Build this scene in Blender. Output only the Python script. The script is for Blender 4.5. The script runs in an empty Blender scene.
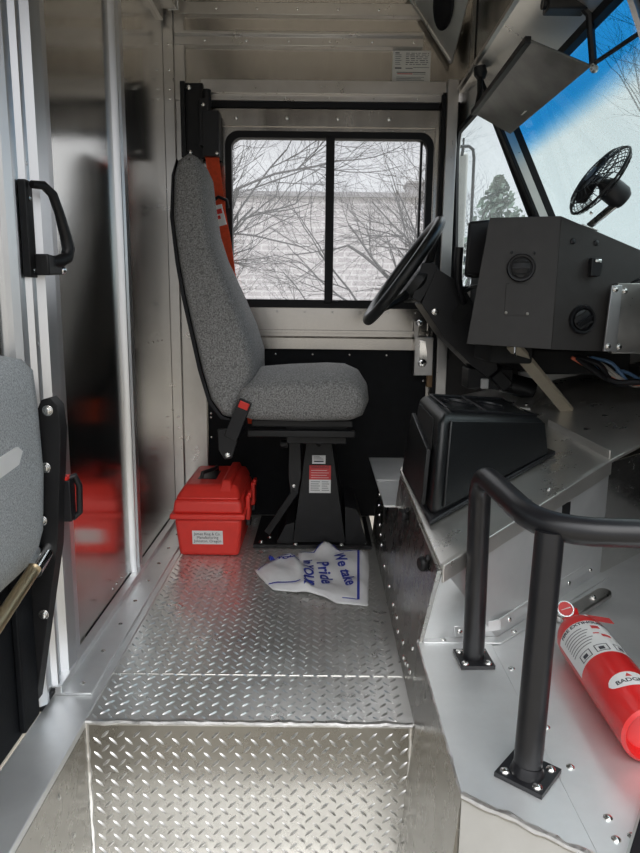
import bpy, bmesh, math, random
from mathutils import Vector, Matrix
V = Vector
random.seed(4)
S = bpy.context.scene
COL = S.collection

# ------------------------------------------------------------------ camera
EYE = V((0.0, 0.0, 0.78))
PITCH, ROLL, FPX = math.radians(10.2), math.radians(0.65), 660.0
fw = V((0, math.cos(PITCH), -math.sin(PITCH)))
rt0 = V((1, 0, 0)); up0 = rt0.cross(fw)
rt = rt0 * math.cos(ROLL) + up0 * math.sin(ROLL)
up = -rt0 * math.sin(ROLL) + up0 * math.cos(ROLL)
cam = bpy.data.cameras.new('camera')
cam.sensor_fit = 'VERTICAL'; cam.sensor_height = 24.0
cam.lens = FPX / 853.0 * 24.0
cam.clip_start = 0.02; cam.clip_end = 500
cam_o = bpy.data.objects.new('camera', cam); COL.objects.link(cam_o)
M3 = Matrix((rt, up, -fw)).transposed()
cam_o.matrix_world = Matrix.Translation(EYE) @ M3.to_4x4()
S.camera = cam_o

# ------------------------------------------------------------------ sky, sun, exposure
S.view_settings.view_transform = 'Standard'
S.view_settings.look = 'None'
S.view_settings.exposure = 0.55
S.view_settings.gamma = 1.0
S.cycles.sample_clamp_indirect = 4.0
S.cycles.blur_glossy = 1.0
S.view_settings.use_curve_mapping = False
W = bpy.data.worlds.new('overcast_sky'); S.world = W; W.use_nodes = True
wn, wl = W.node_tree.nodes, W.node_tree.links
bg = wn['Background']
tc = wn.new('ShaderNodeTexCoord'); sep = wn.new('ShaderNodeSeparateXYZ')
wl.new(tc.outputs['Generated'], sep.inputs[0])
mr = wn.new('ShaderNodeMapRange'); mr.inputs['From Min'].default_value = 0.3; mr.inputs['From Max'].default_value = -0.6
mr.inputs['To Min'].default_value = 0.68; mr.inputs['To Max'].default_value = 0.50      # horizon: duller on the kerb side
wl.new(sep.outputs['Y'], mr.inputs['Value'])
zr = wn.new('ShaderNodeMapRange'); zr.inputs['From Min'].default_value = 0.28; zr.inputs['From Max'].default_value = 0.95
wl.new(sep.outputs['Z'], zr.inputs['Value'])
mm = wn.new('ShaderNodeMix'); mm.data_type = 'FLOAT'; mm.inputs[3].default_value = 3.0   # overcast zenith
wl.new(zr.outputs[0], mm.inputs[0]); wl.new(mr.outputs[0], mm.inputs[2])
nz = wn.new('ShaderNodeTexNoise'); nz.inputs['Scale'].default_value = 2.2; nz.inputs['Detail'].default_value = 4
wl.new(tc.outputs['Generated'], nz.inputs['Vector'])
cr = wn.new('ShaderNodeValToRGB')
cr.color_ramp.elements[0].position = 0.3; cr.color_ramp.elements[0].color = (0.86, 0.885, 0.93, 1)
cr.color_ramp.elements[1].position = 0.7; cr.color_ramp.elements[1].color = (0.98, 0.985, 1.0, 1)
wl.new(nz.outputs['Fac'], cr.inputs[0]); wl.new(cr.outputs[0], bg.inputs['Color'])
wl.new(mm.outputs[0], bg.inputs['Strength'])
sun = bpy.data.lights.new('veiled_sun', 'SUN'); sun.energy = 0.35; sun.angle = math.radians(40); sun.color = (1.0, 0.97, 0.92)
sun_o = bpy.data.objects.new('veiled_sun', sun); COL.objects.link(sun_o)
sun_o.rotation_euler = V((-0.15, 1.0, -0.75)).to_track_quat('-Z', 'Y').to_euler()

# ------------------------------------------------------------------ materials
def nodes(name):
    m = bpy.data.materials.new(name); m.use_nodes = True
    return m, m.node_tree.nodes, m.node_tree.links, m.node_tree.nodes['Principled BSDF']

def plain(name, col, rough=0.5, metal=0.0, var=0.06, scale=30.0, bump=0.0, bscale=200.0, coat=0.0, spec=0.5):
    m, n, l, p = nodes(name)
    t = n.new('ShaderNodeTexCoord')
    z = n.new('ShaderNodeTexNoise'); z.inputs['Scale'].default_value = scale; z.inputs['Detail'].default_value = 5
    l.new(t.outputs['Object'], z.inputs['Vector'])
    r = n.new('ShaderNodeValToRGB')
    a, b = 1 - var, 1 + var
    r.color_ramp.elements[0].position = 0.3; r.color_ramp.elements[1].position = 0.7
    r.color_ramp.elements[0].color = (col[0]*a, col[1]*a, col[2]*a, 1)
    r.color_ramp.elements[1].color = (min(1, col[0]*b), min(1, col[1]*b), min(1, col[2]*b), 1)
    l.new(z.outputs['Fac'], r.inputs[0]); l.new(r.outputs[0], p.inputs['Base Color'])
    p.inputs['Roughness'].default_value = rough; p.inputs['Metallic'].default_value = metal
    p.inputs['Specular IOR Level'].default_value = spec
    if coat: p.inputs['Coat Weight'].default_value = coat; p.inputs['Coat Roughness'].default_value = 0.15
    if bump:
        z2 = n.new('ShaderNodeTexNoise'); z2.inputs['Scale'].default_value = bscale; z2.inputs['Detail'].default_value = 3
        l.new(t.outputs['Object'], z2.inputs['Vector'])
        bp = n.new('ShaderNodeBump'); bp.inputs['Strength'].default_value = bump; bp.inputs['Distance'].default_value = 0.002
        l.new(z2.outputs['Fac'], bp.inputs['Height']); l.new(bp.outputs[0], p.inputs['Normal'])
    return m

def alu(name, col=(0.79, 0.78, 0.76), r0=0.22, r1=0.4, stretch=(1, 1, 1), scale=9.0, scratch=0.0, metal=1.0, sscale=60):
    """mill aluminium: roughness varies in cloudy smears, fine scratches lie along one direction"""
    m, n, l, p = nodes(name)
    t = n.new('ShaderNodeTexCoord'); mp = n.new('ShaderNodeMapping'); mp.inputs['Scale'].default_value = stretch
    l.new(t.outputs['Object'], mp.inputs[0])
    z = n.new('ShaderNodeTexNoise'); z.inputs['Scale'].default_value = scale; z.inputs['Detail'].default_value = 6; z.inputs['Roughness'].default_value = 0.65
    l.new(mp.outputs[0], z.inputs['Vector'])
    q = n.new('ShaderNodeMapRange'); q.inputs['From Min'].default_value = 0.3; q.inputs['From Max'].default_value = 0.72
    q.inputs['To Min'].default_value = r0; q.inputs['To Max'].default_value = r1
    l.new(z.outputs['Fac'], q.inputs['Value']); l.new(q.outputs[0], p.inputs['Roughness'])
    c = n.new('ShaderNodeValToRGB')
    c.color_ramp.elements[0].position = 0.3; c.color_ramp.elements[1].position = 0.7
    c.color_ramp.elements[0].color = tuple(x*0.93 for x in col) + (1,)
    c.color_ramp.elements[1].color = tuple(min(1, x*1.06) for x in col) + (1,)
    l.new(z.outputs['Fac'], c.inputs[0]); l.new(c.outputs[0], p.inputs['Base Color'])
    p.inputs['Metallic'].default_value = metal
    if scratch:
        z2 = n.new('ShaderNodeTexNoise'); z2.inputs['Scale'].default_value = sscale; z2.inputs['Detail'].default_value = 4
        l.new(mp.outputs[0], z2.inputs['Vector'])
        bp = n.new('ShaderNodeBump'); bp.inputs['Strength'].default_value = scratch; bp.inputs['Distance'].default_value = 0.001
        l.new(z2.outputs['Fac'], bp.inputs['Height']); l.new(bp.outputs[0], p.inputs['Normal'])
    return m

def glass(name, tint=(0.97, 0.985, 0.98), wet=0.12, band=None, refl=0.06):
    """clear pane with a film of rain drops; band = (z0, z1, colour) is a tinted shade strip"""
    m, n, l, p = nodes(name); out = n['Material Output']; n.remove(p)
    tr = n.new('ShaderNodeBsdfTransparent'); tr.inputs[0].default_value = tint + (1,)
    gl = n.new('ShaderNodeBsdfGlossy'); gl.inputs['Roughness'].default_value = 0.02
    df = n.new('ShaderNodeBsdfTranslucent'); df.inputs[0].default_value = (0.86, 0.9, 0.9, 1)
    t = n.new('ShaderNodeTexCoord')
    if band:
        sp = n.new('ShaderNodeSeparateXYZ'); l.new(t.outputs['Object'], sp.inputs[0])
        r = n.new('ShaderNodeMapRange'); r.inputs['From Min'].default_value = band[0]; r.inputs['From Max'].default_value = band[1]
        r.interpolation_type = 'SMOOTHSTEP'
        l.new(sp.outputs['Z'], r.inputs['Value'])
        mx = n.new('ShaderNodeMix'); mx.data_type = 'RGBA'
        mx.inputs[6].default_value = tint + (1,); mx.inputs[7].default_value = band[2] + (1,)
        l.new(r.outputs[0], mx.inputs[0]); l.new(mx.outputs[2], tr.inputs[0]); l.new(mx.outputs[2], df.inputs[0])
    v = n.new('ShaderNodeTexVoronoi'); v.inputs['Scale'].default_value = 120
    z = n.new('ShaderNodeTexNoise'); z.inputs['Scale'].default_value = 25; z.inputs['Detail'].default_value = 3
    l.new(t.outputs['Object'], v.inputs['Vector']); l.new(t.outputs['Object'], z.inputs['Vector'])
    r2 = n.new('ShaderNodeMapRange'); r2.inputs['From Min'].default_value = 0.32; r2.inputs['From Max'].default_value = 0.12
    l.new(v.outputs['Distance'], r2.inputs['Value'])
    mu = n.new('ShaderNodeMath'); mu.operation = 'MULTIPLY'; l.new(r2.outputs[0], mu.inputs[0]); l.new(z.outputs['Fac'], mu.inputs[1])
    m2 = n.new('ShaderNodeMath'); m2.operation = 'MULTIPLY_ADD'; l.new(mu.outputs[0], m2.inputs[0]); m2.inputs[1].default_value = wet; m2.inputs[2].default_value = wet*0.5
    a = n.new('ShaderNodeMixShader'); l.new(m2.outputs[0], a.inputs[0]); l.new(tr.outputs[0], a.inputs[1]); l.new(df.outputs[0], a.inputs[2])
    b = n.new('ShaderNodeMixShader'); b.inputs[0].default_value = refl
    l.new(a.outputs[0], b.inputs[1]); l.new(gl.outputs[0], b.inputs[2]); l.new(b.outputs[0], out.inputs['Surface'])
    return m

def brick(name):
    m, n, l, p = nodes(name)
    t = n.new('ShaderNodeTexCoord'); mp = n.new('ShaderNodeMapping'); mp.inputs['Rotation'].default_value = (math.radians(90), 0, 0)
    l.new(t.outputs['Object'], mp.inputs[0])
    b = n.new('ShaderNodeTexBrick'); b.inputs['Scale'].default_value = 1.0
    b.inputs['Brick Width'].default_value = 0.40; b.inputs['Row Height'].default_value = 0.15; b.inputs['Mortar Size'].default_value = 0.022
    b.inputs['Color1'].default_value = (0.50, 0.47, 0.48, 1); b.inputs['Color2'].default_value = (0.56, 0.53, 0.54, 1); b.inputs['Mortar'].default_value = (0.70, 0.68, 0.69, 1)
    l.new(mp.outputs[0], b.inputs['Vector']); l.new(b.outputs['Color'], p.inputs['Base Color'])
    p.inputs['Roughness'].default_value = 0.9
    return m

MAT = dict(
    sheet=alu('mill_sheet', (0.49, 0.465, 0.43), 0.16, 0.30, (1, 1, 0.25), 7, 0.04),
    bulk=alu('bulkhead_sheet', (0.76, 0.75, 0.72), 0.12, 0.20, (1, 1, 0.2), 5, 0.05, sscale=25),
    rail=alu('extruded_rail', (0.62, 0.60, 0.575), 0.25, 0.42, (1, 1, 1), 12),
    stile=alu('door_stile', (0.84, 0.85, 0.87), 0.28, 0.4, (1, 1, 0.1), 10),
    tread=alu('tread_plate', (0.80, 0.79, 0.76), 0.24, 0.42, (1, 1, 1), 10, 0.08, metal=0.78, sscale=80),
    lug=alu('worn_lug', (0.84, 0.83, 0.81), 0.26, 0.38, (1, 1, 1), 30, metal=0.9),
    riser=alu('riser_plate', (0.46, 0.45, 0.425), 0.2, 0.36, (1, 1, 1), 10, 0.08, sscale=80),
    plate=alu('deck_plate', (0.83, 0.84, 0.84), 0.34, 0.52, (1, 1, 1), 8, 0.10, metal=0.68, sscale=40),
    cover=alu('cover_sheet', (0.76, 0.74, 0.70), 0.24, 0.42, (1, 1, 1), 8, 0.08, metal=0.85, sscale=30),
    weld=alu('weld_bead', (0.82, 0.81, 0.79), 0.25, 0.4, (1, 1, 1), 60, 0.6, sscale=160),
    bolt=alu('zinc_bolt', (0.86, 0.85, 0.82), 0.15, 0.3, (1, 1, 1), 40),
    chrome=alu('chrome', (0.9, 0.9, 0.9), 0.05, 0.15, (1, 1, 1), 20),
    brass=alu('brass_tube', (0.62, 0.50, 0.32), 0.35, 0.5, (1, 1, 1), 20),
    beige=plain('beige_strut', (0.50, 0.44, 0.34), 0.45),
    wood=plain('tan_strip', (0.33, 0.2, 0.1), 0.6),
    black=plain('black_paint', (0.013, 0.013, 0.014), 0.42, var=0.15, bump=0.08, spec=0.32),
    satin=plain('satin_black_tube', (0.014, 0.014, 0.016), 0.30, var=0.1, bump=0.06, bscale=500),
    blackpanel=plain('black_liner', (0.007, 0.008, 0.010), 0.6, var=0.2, bump=0.15, spec=0.2),
    rubber=plain('black_rubber', (0.009, 0.009, 0.011), 0.55, spec=0.3),
    vinyl=plain('black_vinyl', (0.010, 0.011, 0.012), 0.30, var=0.1, bump=0.35, bscale=420),
    plastic=plain('black_plastic', (0.012, 0.012, 0.014), 0.36, var=0.08, bump=0.2, bscale=600, spec=0.4),
    dash=plain('charcoal_dash', (0.036, 0.033, 0.032), 0.5, var=0.08, bump=0.2, bscale=500),
    dark=plain('dark_void', (0.012, 0.012, 0.012), 0.8),
    red=plain('red_plastic', (0.80, 0.045, 0.032), 0.42, var=0.05, bump=0.15, bscale=500),
    redpaint=plain('red_enamel', (0.72, 0.022, 0.022), 0.3, var=0.04, coat=0.4),
    belt=plain('orange_webbing', (0.72, 0.075, 0.02), 0.8, var=0.12, scale=80, bump=0.3, bscale=300),
    button=plain('red_button', (0.75, 0.03, 0.02), 0.4),
    white=plain('white_label', (0.80, 0.80, 0.79), 0.55, var=0.02),
    paper=plain('grey_sticker', (0.76, 0.75, 0.71), 0.6, var=0.04),
    bag=plain('white_bag', (0.78, 0.78, 0.79), 0.5, var=0.03, bump=0.3, bscale=60),
    ink=plain('dark_ink', (0.05, 0.05, 0.06), 0.6),
    blueink=plain('blue_ink', (0.03, 0.05, 0.35), 0.6),
    redink=plain('red_ink', (0.6, 0.06, 0.06), 0.6),
    greyink=plain('grey_ink', (0.24, 0.24, 0.24), 0.6),
    cloth=plain('seat_cloth', (0.25, 0.245, 0.24), 0.95, var=0.62, scale=260, bump=0.6, bscale=260),
    jumpcloth=plain('jump_seat_cloth', (0.40, 0.42, 0.43), 0.95, var=0.42, scale=420, bump=0.5, bscale=40),
    visor=plain('smoked_visor', (0.15, 0.148, 0.138), 0.22, var=0.25, scale=14),
    orange=plain('orange_wire', (0.7, 0.16, 0.08), 0.4), bluew=plain('blue_wire', (0.10, 0.2, 0.36), 0.4), greyw=plain('grey_wire', (0.35, 0.33, 0.3), 0.4),
    pane=glass('window_pane', (0.97, 0.97, 0.975), 0.14),
    quarter=glass('quarter_pane', (0.93, 0.97, 0.975), 0.12),
    shield=glass('windshield_pane', (0.82, 0.89, 0.89), 0.34, (1.255, 1.335, (0.13, 0.50, 0.78))),
    bark=plain('bark', (0.035, 0.028, 0.03), 0.9, var=0.3),
    leaf=plain('evergreen_leaf', (0.16, 0.21, 0.17), 0.8, var=0.35, scale=3),
    brick=brick('pale_brick'),
    ground=plain('wet_ground', (0.20, 0.18, 0.145), 0.8, var=0.25, scale=1.5),
    parapet=plain('parapet_cap', (0.32, 0.31, 0.32), 0.7),
)

# ------------------------------------------------------------------ mesh helpers
class MB:
    def __init__(s, *mats):
        s.v, s.f, s.mi, s.mats, s.cur = [], [], [], [MAT[m] for m in mats], 0
    def use(s, i): s.cur = i; return s
    def add(s, vs, fs):
        b = len(s.v); s.v += [V(q) for q in vs]
        for q in fs: s.f.append([b + i for i in q]); s.mi.append(s.cur)
        return s
    def box(s, x0, x1, y0, y1, z0, z1):
        return s.hexa([(x0,y0,z0),(x1,y0,z0),(x1,y1,z0),(x0,y1,z0)], [(x0,y0,z1),(x1,y0,z1),(x1,y1,z1),(x0,y1,z1)])
    def hexa(s, a, b):
        n = len(a)
        fs = [list(range(n))[::-1], list(range(n, 2*n))] + [[i, (i+1) % n, n+(i+1) % n, n+i] for i in range(n)]
        return s.add(list(a) + list(b), fs)
    def prism(s, pts, ext):
        e = V(ext); return s.hexa(pts, [V(p) + e for p in pts])
    def beam(s, p, q, w, h, upv=(0, 0, 1)):
        p, q = V(p), V(q); d = (q-p).normalized(); a = d.cross(V(upv)).normalized(); u = a.cross(d)
        c = [a*w/2*i + u*h/2*j for i, j in ((-1,-1),(1,-1),(1,1),(-1,1))]
        return s.hexa([p+k for k in c], [q+k for k in c])
    def obox(s, c, ax, ay, az, hx, hy, hz):
        c, ax, ay, az = V(c), V(ax).normalized()*hx, V(ay).normalized()*hy, V(az).normalized()*hz
        lo = [c-az+ax*i+ay*j for i, j in ((-1,-1),(1,-1),(1,1),(-1,1))]
        return s.hexa(lo, [k+az*2 for k in lo])
    def tube(s, path, r, n=10, closed=False):
        P = [V(p) for p in path]; m = len(P)
        R = r if isinstance(r, (list, tuple)) else [r]*m
        T = []
        for i in range(m):
            a = P[(i-1) % m] if (closed or i) else P[i]; b = P[(i+1) % m] if (closed or i < m-1) else P[i]
            T.append((b-a).normalized())
        ref = V((0, 0, 1)) if abs(T[0].z) < 0.9 else V((1, 0, 0))
        u = T[0].cross(ref).normalized(); vs = []
        for i in range(m):
            u = (u - T[i]*u.dot(T[i])).normalized(); w = T[i].cross(u)
            for k in range(n):
                t = 2*math.pi*k/n; vs.append(P[i] + (u*math.cos(t) + w*math.sin(t))*R[i])
        fs = []
        for i in range(m if closed else m-1):
            j = (i+1) % m
            for k in range(n): fs.append([i*n+k, i*n+(k+1) % n, j*n+(k+1) % n, j*n+k])
        if not closed: fs += [list(range(n))[::-1], [(m-1)*n+k for k in range(n)]]
        return s.add(vs, fs)
    def cyl(s, p, q, r, n=20): return s.tube([p, q], r, n)
    def lathe(s, prof, p, axis, n=28, capA=True, capB=True):
        p, ax = V(p), V(axis).normalized(); u = ax.cross(V((0, 0, 1)) if abs(ax.z) < .9 else V((1, 0, 0))).normalized(); w = ax.cross(u)
        vs, fs = [], []
        for r, t in prof:
            for k in range(n):
                a = 2*math.pi*k/n; vs.append(p + ax*t + (u*math.cos(a)+w*math.sin(a))*r)
        for i in range(len(prof)-1):
            for k in range(n): fs.append([i*n+k, i*n+(k+1) % n, (i+1)*n+(k+1) % n, (i+1)*n+k])
        if capA: fs.append(list(range(n))[::-1])
        if capB: fs.append([(len(prof)-1)*n+k for k in range(n)])
        return s.add(vs, fs)
    def dome(s, p, nrm, r, h=None, n=8):
        h = h or r*0.55
        return s.lathe([(r, -0.0005), (r*0.95, h*0.35), (r*0.62, h*0.85), (r*0.15, h)], p, nrm, n)
    def hexbolt(s, p, nrm, r):
        s.lathe([(r*1.25, -0.0005), (r*1.25, r*0.15)], p, nrm, 14)
        return s.lathe([(r*0.9, 0), (r*0.9, r*0.6), (r*0.75, r*0.7)], p, nrm, 6)
    def loft(s, rings, caps=True):
        n = len(rings[0]); vs = [p for r in rings for p in r]; fs = [list(range(n))[::-1], [(len(rings)-1)*n+k for k in range(n)]] if caps else []
        for i in range(len(rings)-1):
            for k in range(n): fs.append([i*n+k, i*n+(k+1) % n, (i+1)*n+(k+1) % n, (i+1)*n+k])
        return s.add(vs, fs)
    def ring(s, inner, outer, ext):
        """band between two loops of equal count, thickened along ext"""
        n = len(inner); e = V(ext); I = [V(p) for p in inner]; O = [V(p) for p in outer]
        vs = I + O + [p+e for p in I] + [p+e for p in O]; fs = []
        for k in range(n):
            j = (k+1) % n
            fs += [[k, j, n+j, n+k], [2*n+k, 3*n+k, 3*n+j, 2*n+j], [k, 2*n+k, 2*n+j, j], [n+k, n+j, 3*n+j, 3*n+k]]
        return s.add(vs, fs)
    def text(s, body, size, fn, align='CENTER', bold=0.0):
        c = bpy.data.curves.new('lettering', 'FONT'); c.body = body; c.size = size; c.align_x = align; c.align_y = 'CENTER'; c.resolution_u = 3; c.offset = bold
        o = bpy.data.objects.new('lettering', c); COL.objects.link(o)
        dg = bpy.context.evaluated_depsgraph_get(); me = bpy.data.meshes.new_from_object(o.evaluated_get(dg))
        vs = [fn(v.co.x, v.co.y) for v in me.vertices]; fs = [list(p.vertices) for p in me.polygons]
        bpy.data.objects.remove(o); bpy.data.curves.remove(c); bpy.data.meshes.remove(me)
        return s.add(vs, fs)
    def build(s, name, parent=None, bevel=0.0, seg=2, subsurf=0, angle=38, label=None):
        me = bpy.data.meshes.new(name)
        base = parent_world(parent) if parent else V((0, 0, 0))
        me.from_pydata([v - (base if parent else V((0, 0, 0))) for v in s.v], [], s.f)
        for m in s.mats: me.materials.append(m)
        for p, i in zip(me.polygons, s.mi): p.material_index = i
        b = bmesh.new(); b.from_mesh(me); bmesh.ops.recalc_face_normals(b, faces=b.faces); b.to_mesh(me); b.free()
        for p in me.polygons: p.use_smooth = True
        me.set_sharp_from_angle(angle=math.radians(angle))
        o = bpy.data.objects.new(name, me); COL.objects.link(o)
        if parent: o.parent = parent
        if bevel:
            q = o.modifiers.new('bevel', 'BEVEL'); q.width = bevel; q.segments = seg; q.limit_method = 'ANGLE'; q.angle_limit = math.radians(40); q.use_clamp_overlap = True
        if subsurf:
            q = o.modifiers.new('sub', 'SUBSURF'); q.levels = subsurf; q.render_levels = subsurf
        if label: o['label'] = label
        return o

def parent_world(o):
    p = V((0, 0, 0))
    while o: p += V(o.location); o = o.parent
    return p
def thing(name, label, cat, loc, group=None):
    o = bpy.data.objects.new(name, None); o.empty_display_size = 0.05; COL.objects.link(o); o.location = loc
    o['label'] = label; o['category'] = cat
    if group: o['group'] = group
    return o
def struct(name, mb, label=None, cat=None, **k):
    o = mb.build(name, **k); o['kind'] = 'structure'
    if label: o['label'] = label
    if cat: o['category'] = cat
    return o
def sroot(name, label, cat, loc=(0, 0, 0)):
    o = thing(name, label, cat, loc); o['kind'] = 'structure'; return o

def rrect(u0, u1, v0, v1, r, k=6):
    pts = []
    for cu, cv, a0 in ((u1-r, v1-r, 0), (u0+r, v1-r, 90), (u0+r, v0+r, 180), (u1-r, v0+r, 270)):
        for i in range(k+1):
            a = math.radians(a0 + 90*i/k); pts.append((cu + r*math.cos(a), cv + r*math.sin(a)))
    return pts
def to_rect(pts, u0, u1, v0, v1):
    """push each point of a loop out to the rectangle around it"""
    cu, cv = (u0+u1)/2, (v0+v1)/2; out = []
    for i, (a, b) in enumerate(pts):
        du, dv = a-cu, b-cv
        t = min(((u1-cu)/abs(du)) if abs(du) > 1e-9 else 1e9, ((v1-cv)/abs(dv)) if abs(dv) > 1e-9 else 1e9)
        out.append([cu+du*t, cv+dv*t])
    for c in ((u0, v0), (u1, v0), (u1, v1), (u0, v1)):       # keep true corners
        j = min(range(len(out)), key=lambda i: (out[i][0]-c[0])**2 + (out[i][1]-c[1])**2); out[j] = list(c)
    return out
def lugs(mb, O, U, Vv, nu, nv, pitch, N, L=0.023, Wd=0.0062, H=0.0022):
    O, U, Vv, N = V(O), V(U).normalized(), V(Vv).normalized(), V(N).normalized()
    for i in range(nu):
        for j in range(nv):
            for k in (0, 1):
                c = O + U*pitch*(i + 0.5*k + 0.25) + Vv*pitch*(j + 0.5*((i+k) % 2)*0 + 0.5*k + 0.25)
                d = (U + Vv*(1 if k else -1)).normalized(); s_ = d.cross(N)
                E = [c+d*L/2, c+d*L*.25+s_*Wd*.42, c+s_*Wd*.5, c-d*L*.25+s_*Wd*.42, c-d*L/2, c-d*L*.25-s_*Wd*.42, c-s_*Wd*.5, c+d*L*.25-s_*Wd*.42]
                T = [c+d*L*.3+N*H, c-d*L*.3+N*H]
                mb.add(E+T, [[0,1,8],[1,2,8],[2,9,8],[2,3,9],[3,4,9],[4,5,9],[5,6,9],[6,8,9],[6,7,8],[7,0,8]])

# ================================================================== SETTING
FX0, FX1, FY0, FY1, ZT = -0.44, 0.182, 1.14, 2.42, -0.305
m = MB('tread', 'lug')
m.prism([(FX0,FY0,-0.01),(FX1+.01,FY0,-0.01),(FX1+.01,FY1,-0.01),(FX0,FY1,-0.01)], (0,0,0.01)); m.use(1)
lugs(m, (FX0+0.005, FY0+0.005, 0), (1,0,0), (0,1,0), 20, 41, 0.0302, (0,0,1))
struct('floor', m)
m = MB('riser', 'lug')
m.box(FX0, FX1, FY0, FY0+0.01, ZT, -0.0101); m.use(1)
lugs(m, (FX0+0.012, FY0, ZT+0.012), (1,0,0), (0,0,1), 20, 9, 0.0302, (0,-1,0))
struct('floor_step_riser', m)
m = MB('tread', 'lug'); m.box(FX0, 0.20, 0.92, FY0, ZT-0.01, ZT); m.use(1); lugs(m, (FX0+0.01, 0.93, ZT), (1,0,0), (0,1,0), 20, 6, 0.0302, (0,0,1))
struct('floor_step_tread', m)
def bead(p, q, r=0.0055):
    p, q = V(p), V(q); n = max(8, int((q-p).length/0.012)); random.seed(7)
    return [p.lerp(q, i/n) + V((random.uniform(-1,1), random.uniform(-1,1), random.uniform(-1,1)))*0.0012 for i in range(n+1)], [r*random.uniform(.8,1.2) for _ in range(n+1)]
m = MB('weld')
for a, b in (((FX0,FY0,-0.002),(FX0,FY0,ZT)), ((FX1,FY0,-0.002),(FX1,FY0,ZT)), ((FX0,FY0,-0.002),(FX1,FY0,-0.002)), ((FX0,FY0,ZT),(FX1,FY0,ZT))):
    pth, rr = bead(a, b); m.tube(pth, rr, 8)
m.beam((FX0,1.305,0.0006),(FX1,1.305,0.0006),0.003,0.0016)
struct('trim_1', m)
# left curb: flat strip beside the tread plate, its angle flange and the step-well side
m = MB('plate', 'bolt')
m.box(-0.535, FX0, 0.30, FY1, -0.012, 0.003)
m.prism([(-0.52,1.215,0.003),(-0.455,1.215,0.003),(-0.46,1.20,0.003)][:2] + [(-0.455,FY1,0.003),(-0.52,FY1,0.003)], (0,0,0.006))
m.prism([(-0.537,1.215,0.004),(-0.515,1.215,0.004),(-0.515,FY1,0.004),(-0.537,FY1,0.004)], (0,0,0.02))
m.use(1)
for i in range(9): m.dome((-0.485, 1.25+i*0.13, 0.009), (0,0,1), 0.006)
struct('trim_2', m, bevel=0.002)
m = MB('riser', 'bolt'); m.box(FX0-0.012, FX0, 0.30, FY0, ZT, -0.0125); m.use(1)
for y, z in ((1.0,-.05),(.93,-.11),(1.05,-.17),(.9,-.2)): m.dome((FX0, y, z), (1,0,0), 0.006)
struct('wall_stepwell_left', m)

# bulkhead on the left
BX = -0.54
m = MB('bulk', 'bolt')
m.box(BX-0.02, BX, 0.30, 1.155, 0.0, 1.95)
m.box(BX-0.02, BX, 1.36, 1.81, 0.0, 1.95)
m.box(BX-0.02, BX, 1.87, 2.42, 0.0, 1.95)
m.box(BX-0.02, BX-0.012, 1.155, 1.36, 0, 1.95); m.box(BX-0.02, BX-0.012, 1.81, 1.87, 0, 1.95)
m.use(1)
for i in range(4): m.dome((BX, 2.08+i*0.06, 0.665), (1,0,0), 0.004)
for z in (0.705,): m.dome((BX, 1.09, z), (1,0,0), 0.008)
for z in (0.05,0.16,0.30): m.dome((BX, 1.62+z*0.3, 0.045), (1,0,0), 0.005)
struct('wall_bulkhead', m)
m = MB('stile', 'rubber', 'bolt')
def profile(y0, y1, ridges, x=BX, z0=0.02, z1=1.95):
    """extrusion with ridges: list of (y, out)"""
    pts = [(x-0.012, y0)] + [(x+o, y) for y, o in ridges] + [(x-0.012, y1)]
    m.prism([(a, b, z0) for a, b in pts], (0, 0, z1-z0))
profile(1.150, 1.380, [(1.150,.010),(1.160,.020),(1.168,.020),(1.175,.006),(1.215,.006),(1.221,.016),(1.229,.016),(1.234,.004),(1.267,.004),(1.275,.018),(1.315,.021),(1.321,.008),(1.380,.004)])
m.use(1); m.box(BX-0.01, BX+0.012, 1.15, 1.38, 0.010, 0.020)
m.use(2)
for z in (1.03, 0.705): m.dome((BX+0.005, 1.25, z), (1,0,0), 0.006)
struct('trim_3', m)
m = MB('stile', 'rubber')
profile(1.795, 1.89, [(1.795,.006),(1.801,.016),(1.807,.016),(1.813,.006),(1.830,.006),(1.836,.015),(1.866,.015),(1.871,.005),(1.89,.003)])
m.use(1); m.box(BX-0.01, BX+0.008, 1.43, 2.40, 0.010, 0.022)
struct('trim_4', m)
# rail running along the top of the bulkhead
m = MB('rail', 'white')
m.box(BX, BX+0.012, 0.4, 2.36, 1.70, 1.80); m.box(BX, BX+0.055, 0.4, 2.36, 1.735, 1.742); m.box(BX+0.05, BX+0.055, 0.4, 2.36, 1.742, 1.80)
m.use(1); m.tube([(BX+0.028,2.365,1.735),(BX+0.058,2.365,1.735),(BX+0.06,2.365,1.80)], 0.003, 6)
struct('trim_5', m)

# driver side wall
WY = 2.42
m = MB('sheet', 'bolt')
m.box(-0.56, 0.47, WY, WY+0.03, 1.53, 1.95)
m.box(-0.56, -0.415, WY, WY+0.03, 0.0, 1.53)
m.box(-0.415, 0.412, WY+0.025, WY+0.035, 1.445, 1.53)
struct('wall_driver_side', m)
m = MB('dash'); m.box(0.462, 1.13, WY, WY+0.03, -0.31, 0.84); m.box(0.40, 0.462, WY, WY+0.03, -0.31, 0.45); struct('wall_kick_panel', m)
m = MB('rail', 'bolt')
m.box(-0.54, -0.505, WY-0.028, WY, 0.0, 1.95); m.box(-0.505, -0.418, WY-0.012, WY, 0.0, 1.47)
m.box(-0.505, -0.47, WY-0.016, WY, 1.47, 1.95)
m.use(1)
for z in (1.56,1.64,1.47,1.50,0.38,0.34): m.dome((-0.52, WY-0.028, z), (0,-1,0), 0.004)
struct('trim_6', m, bevel=0.002)
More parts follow.
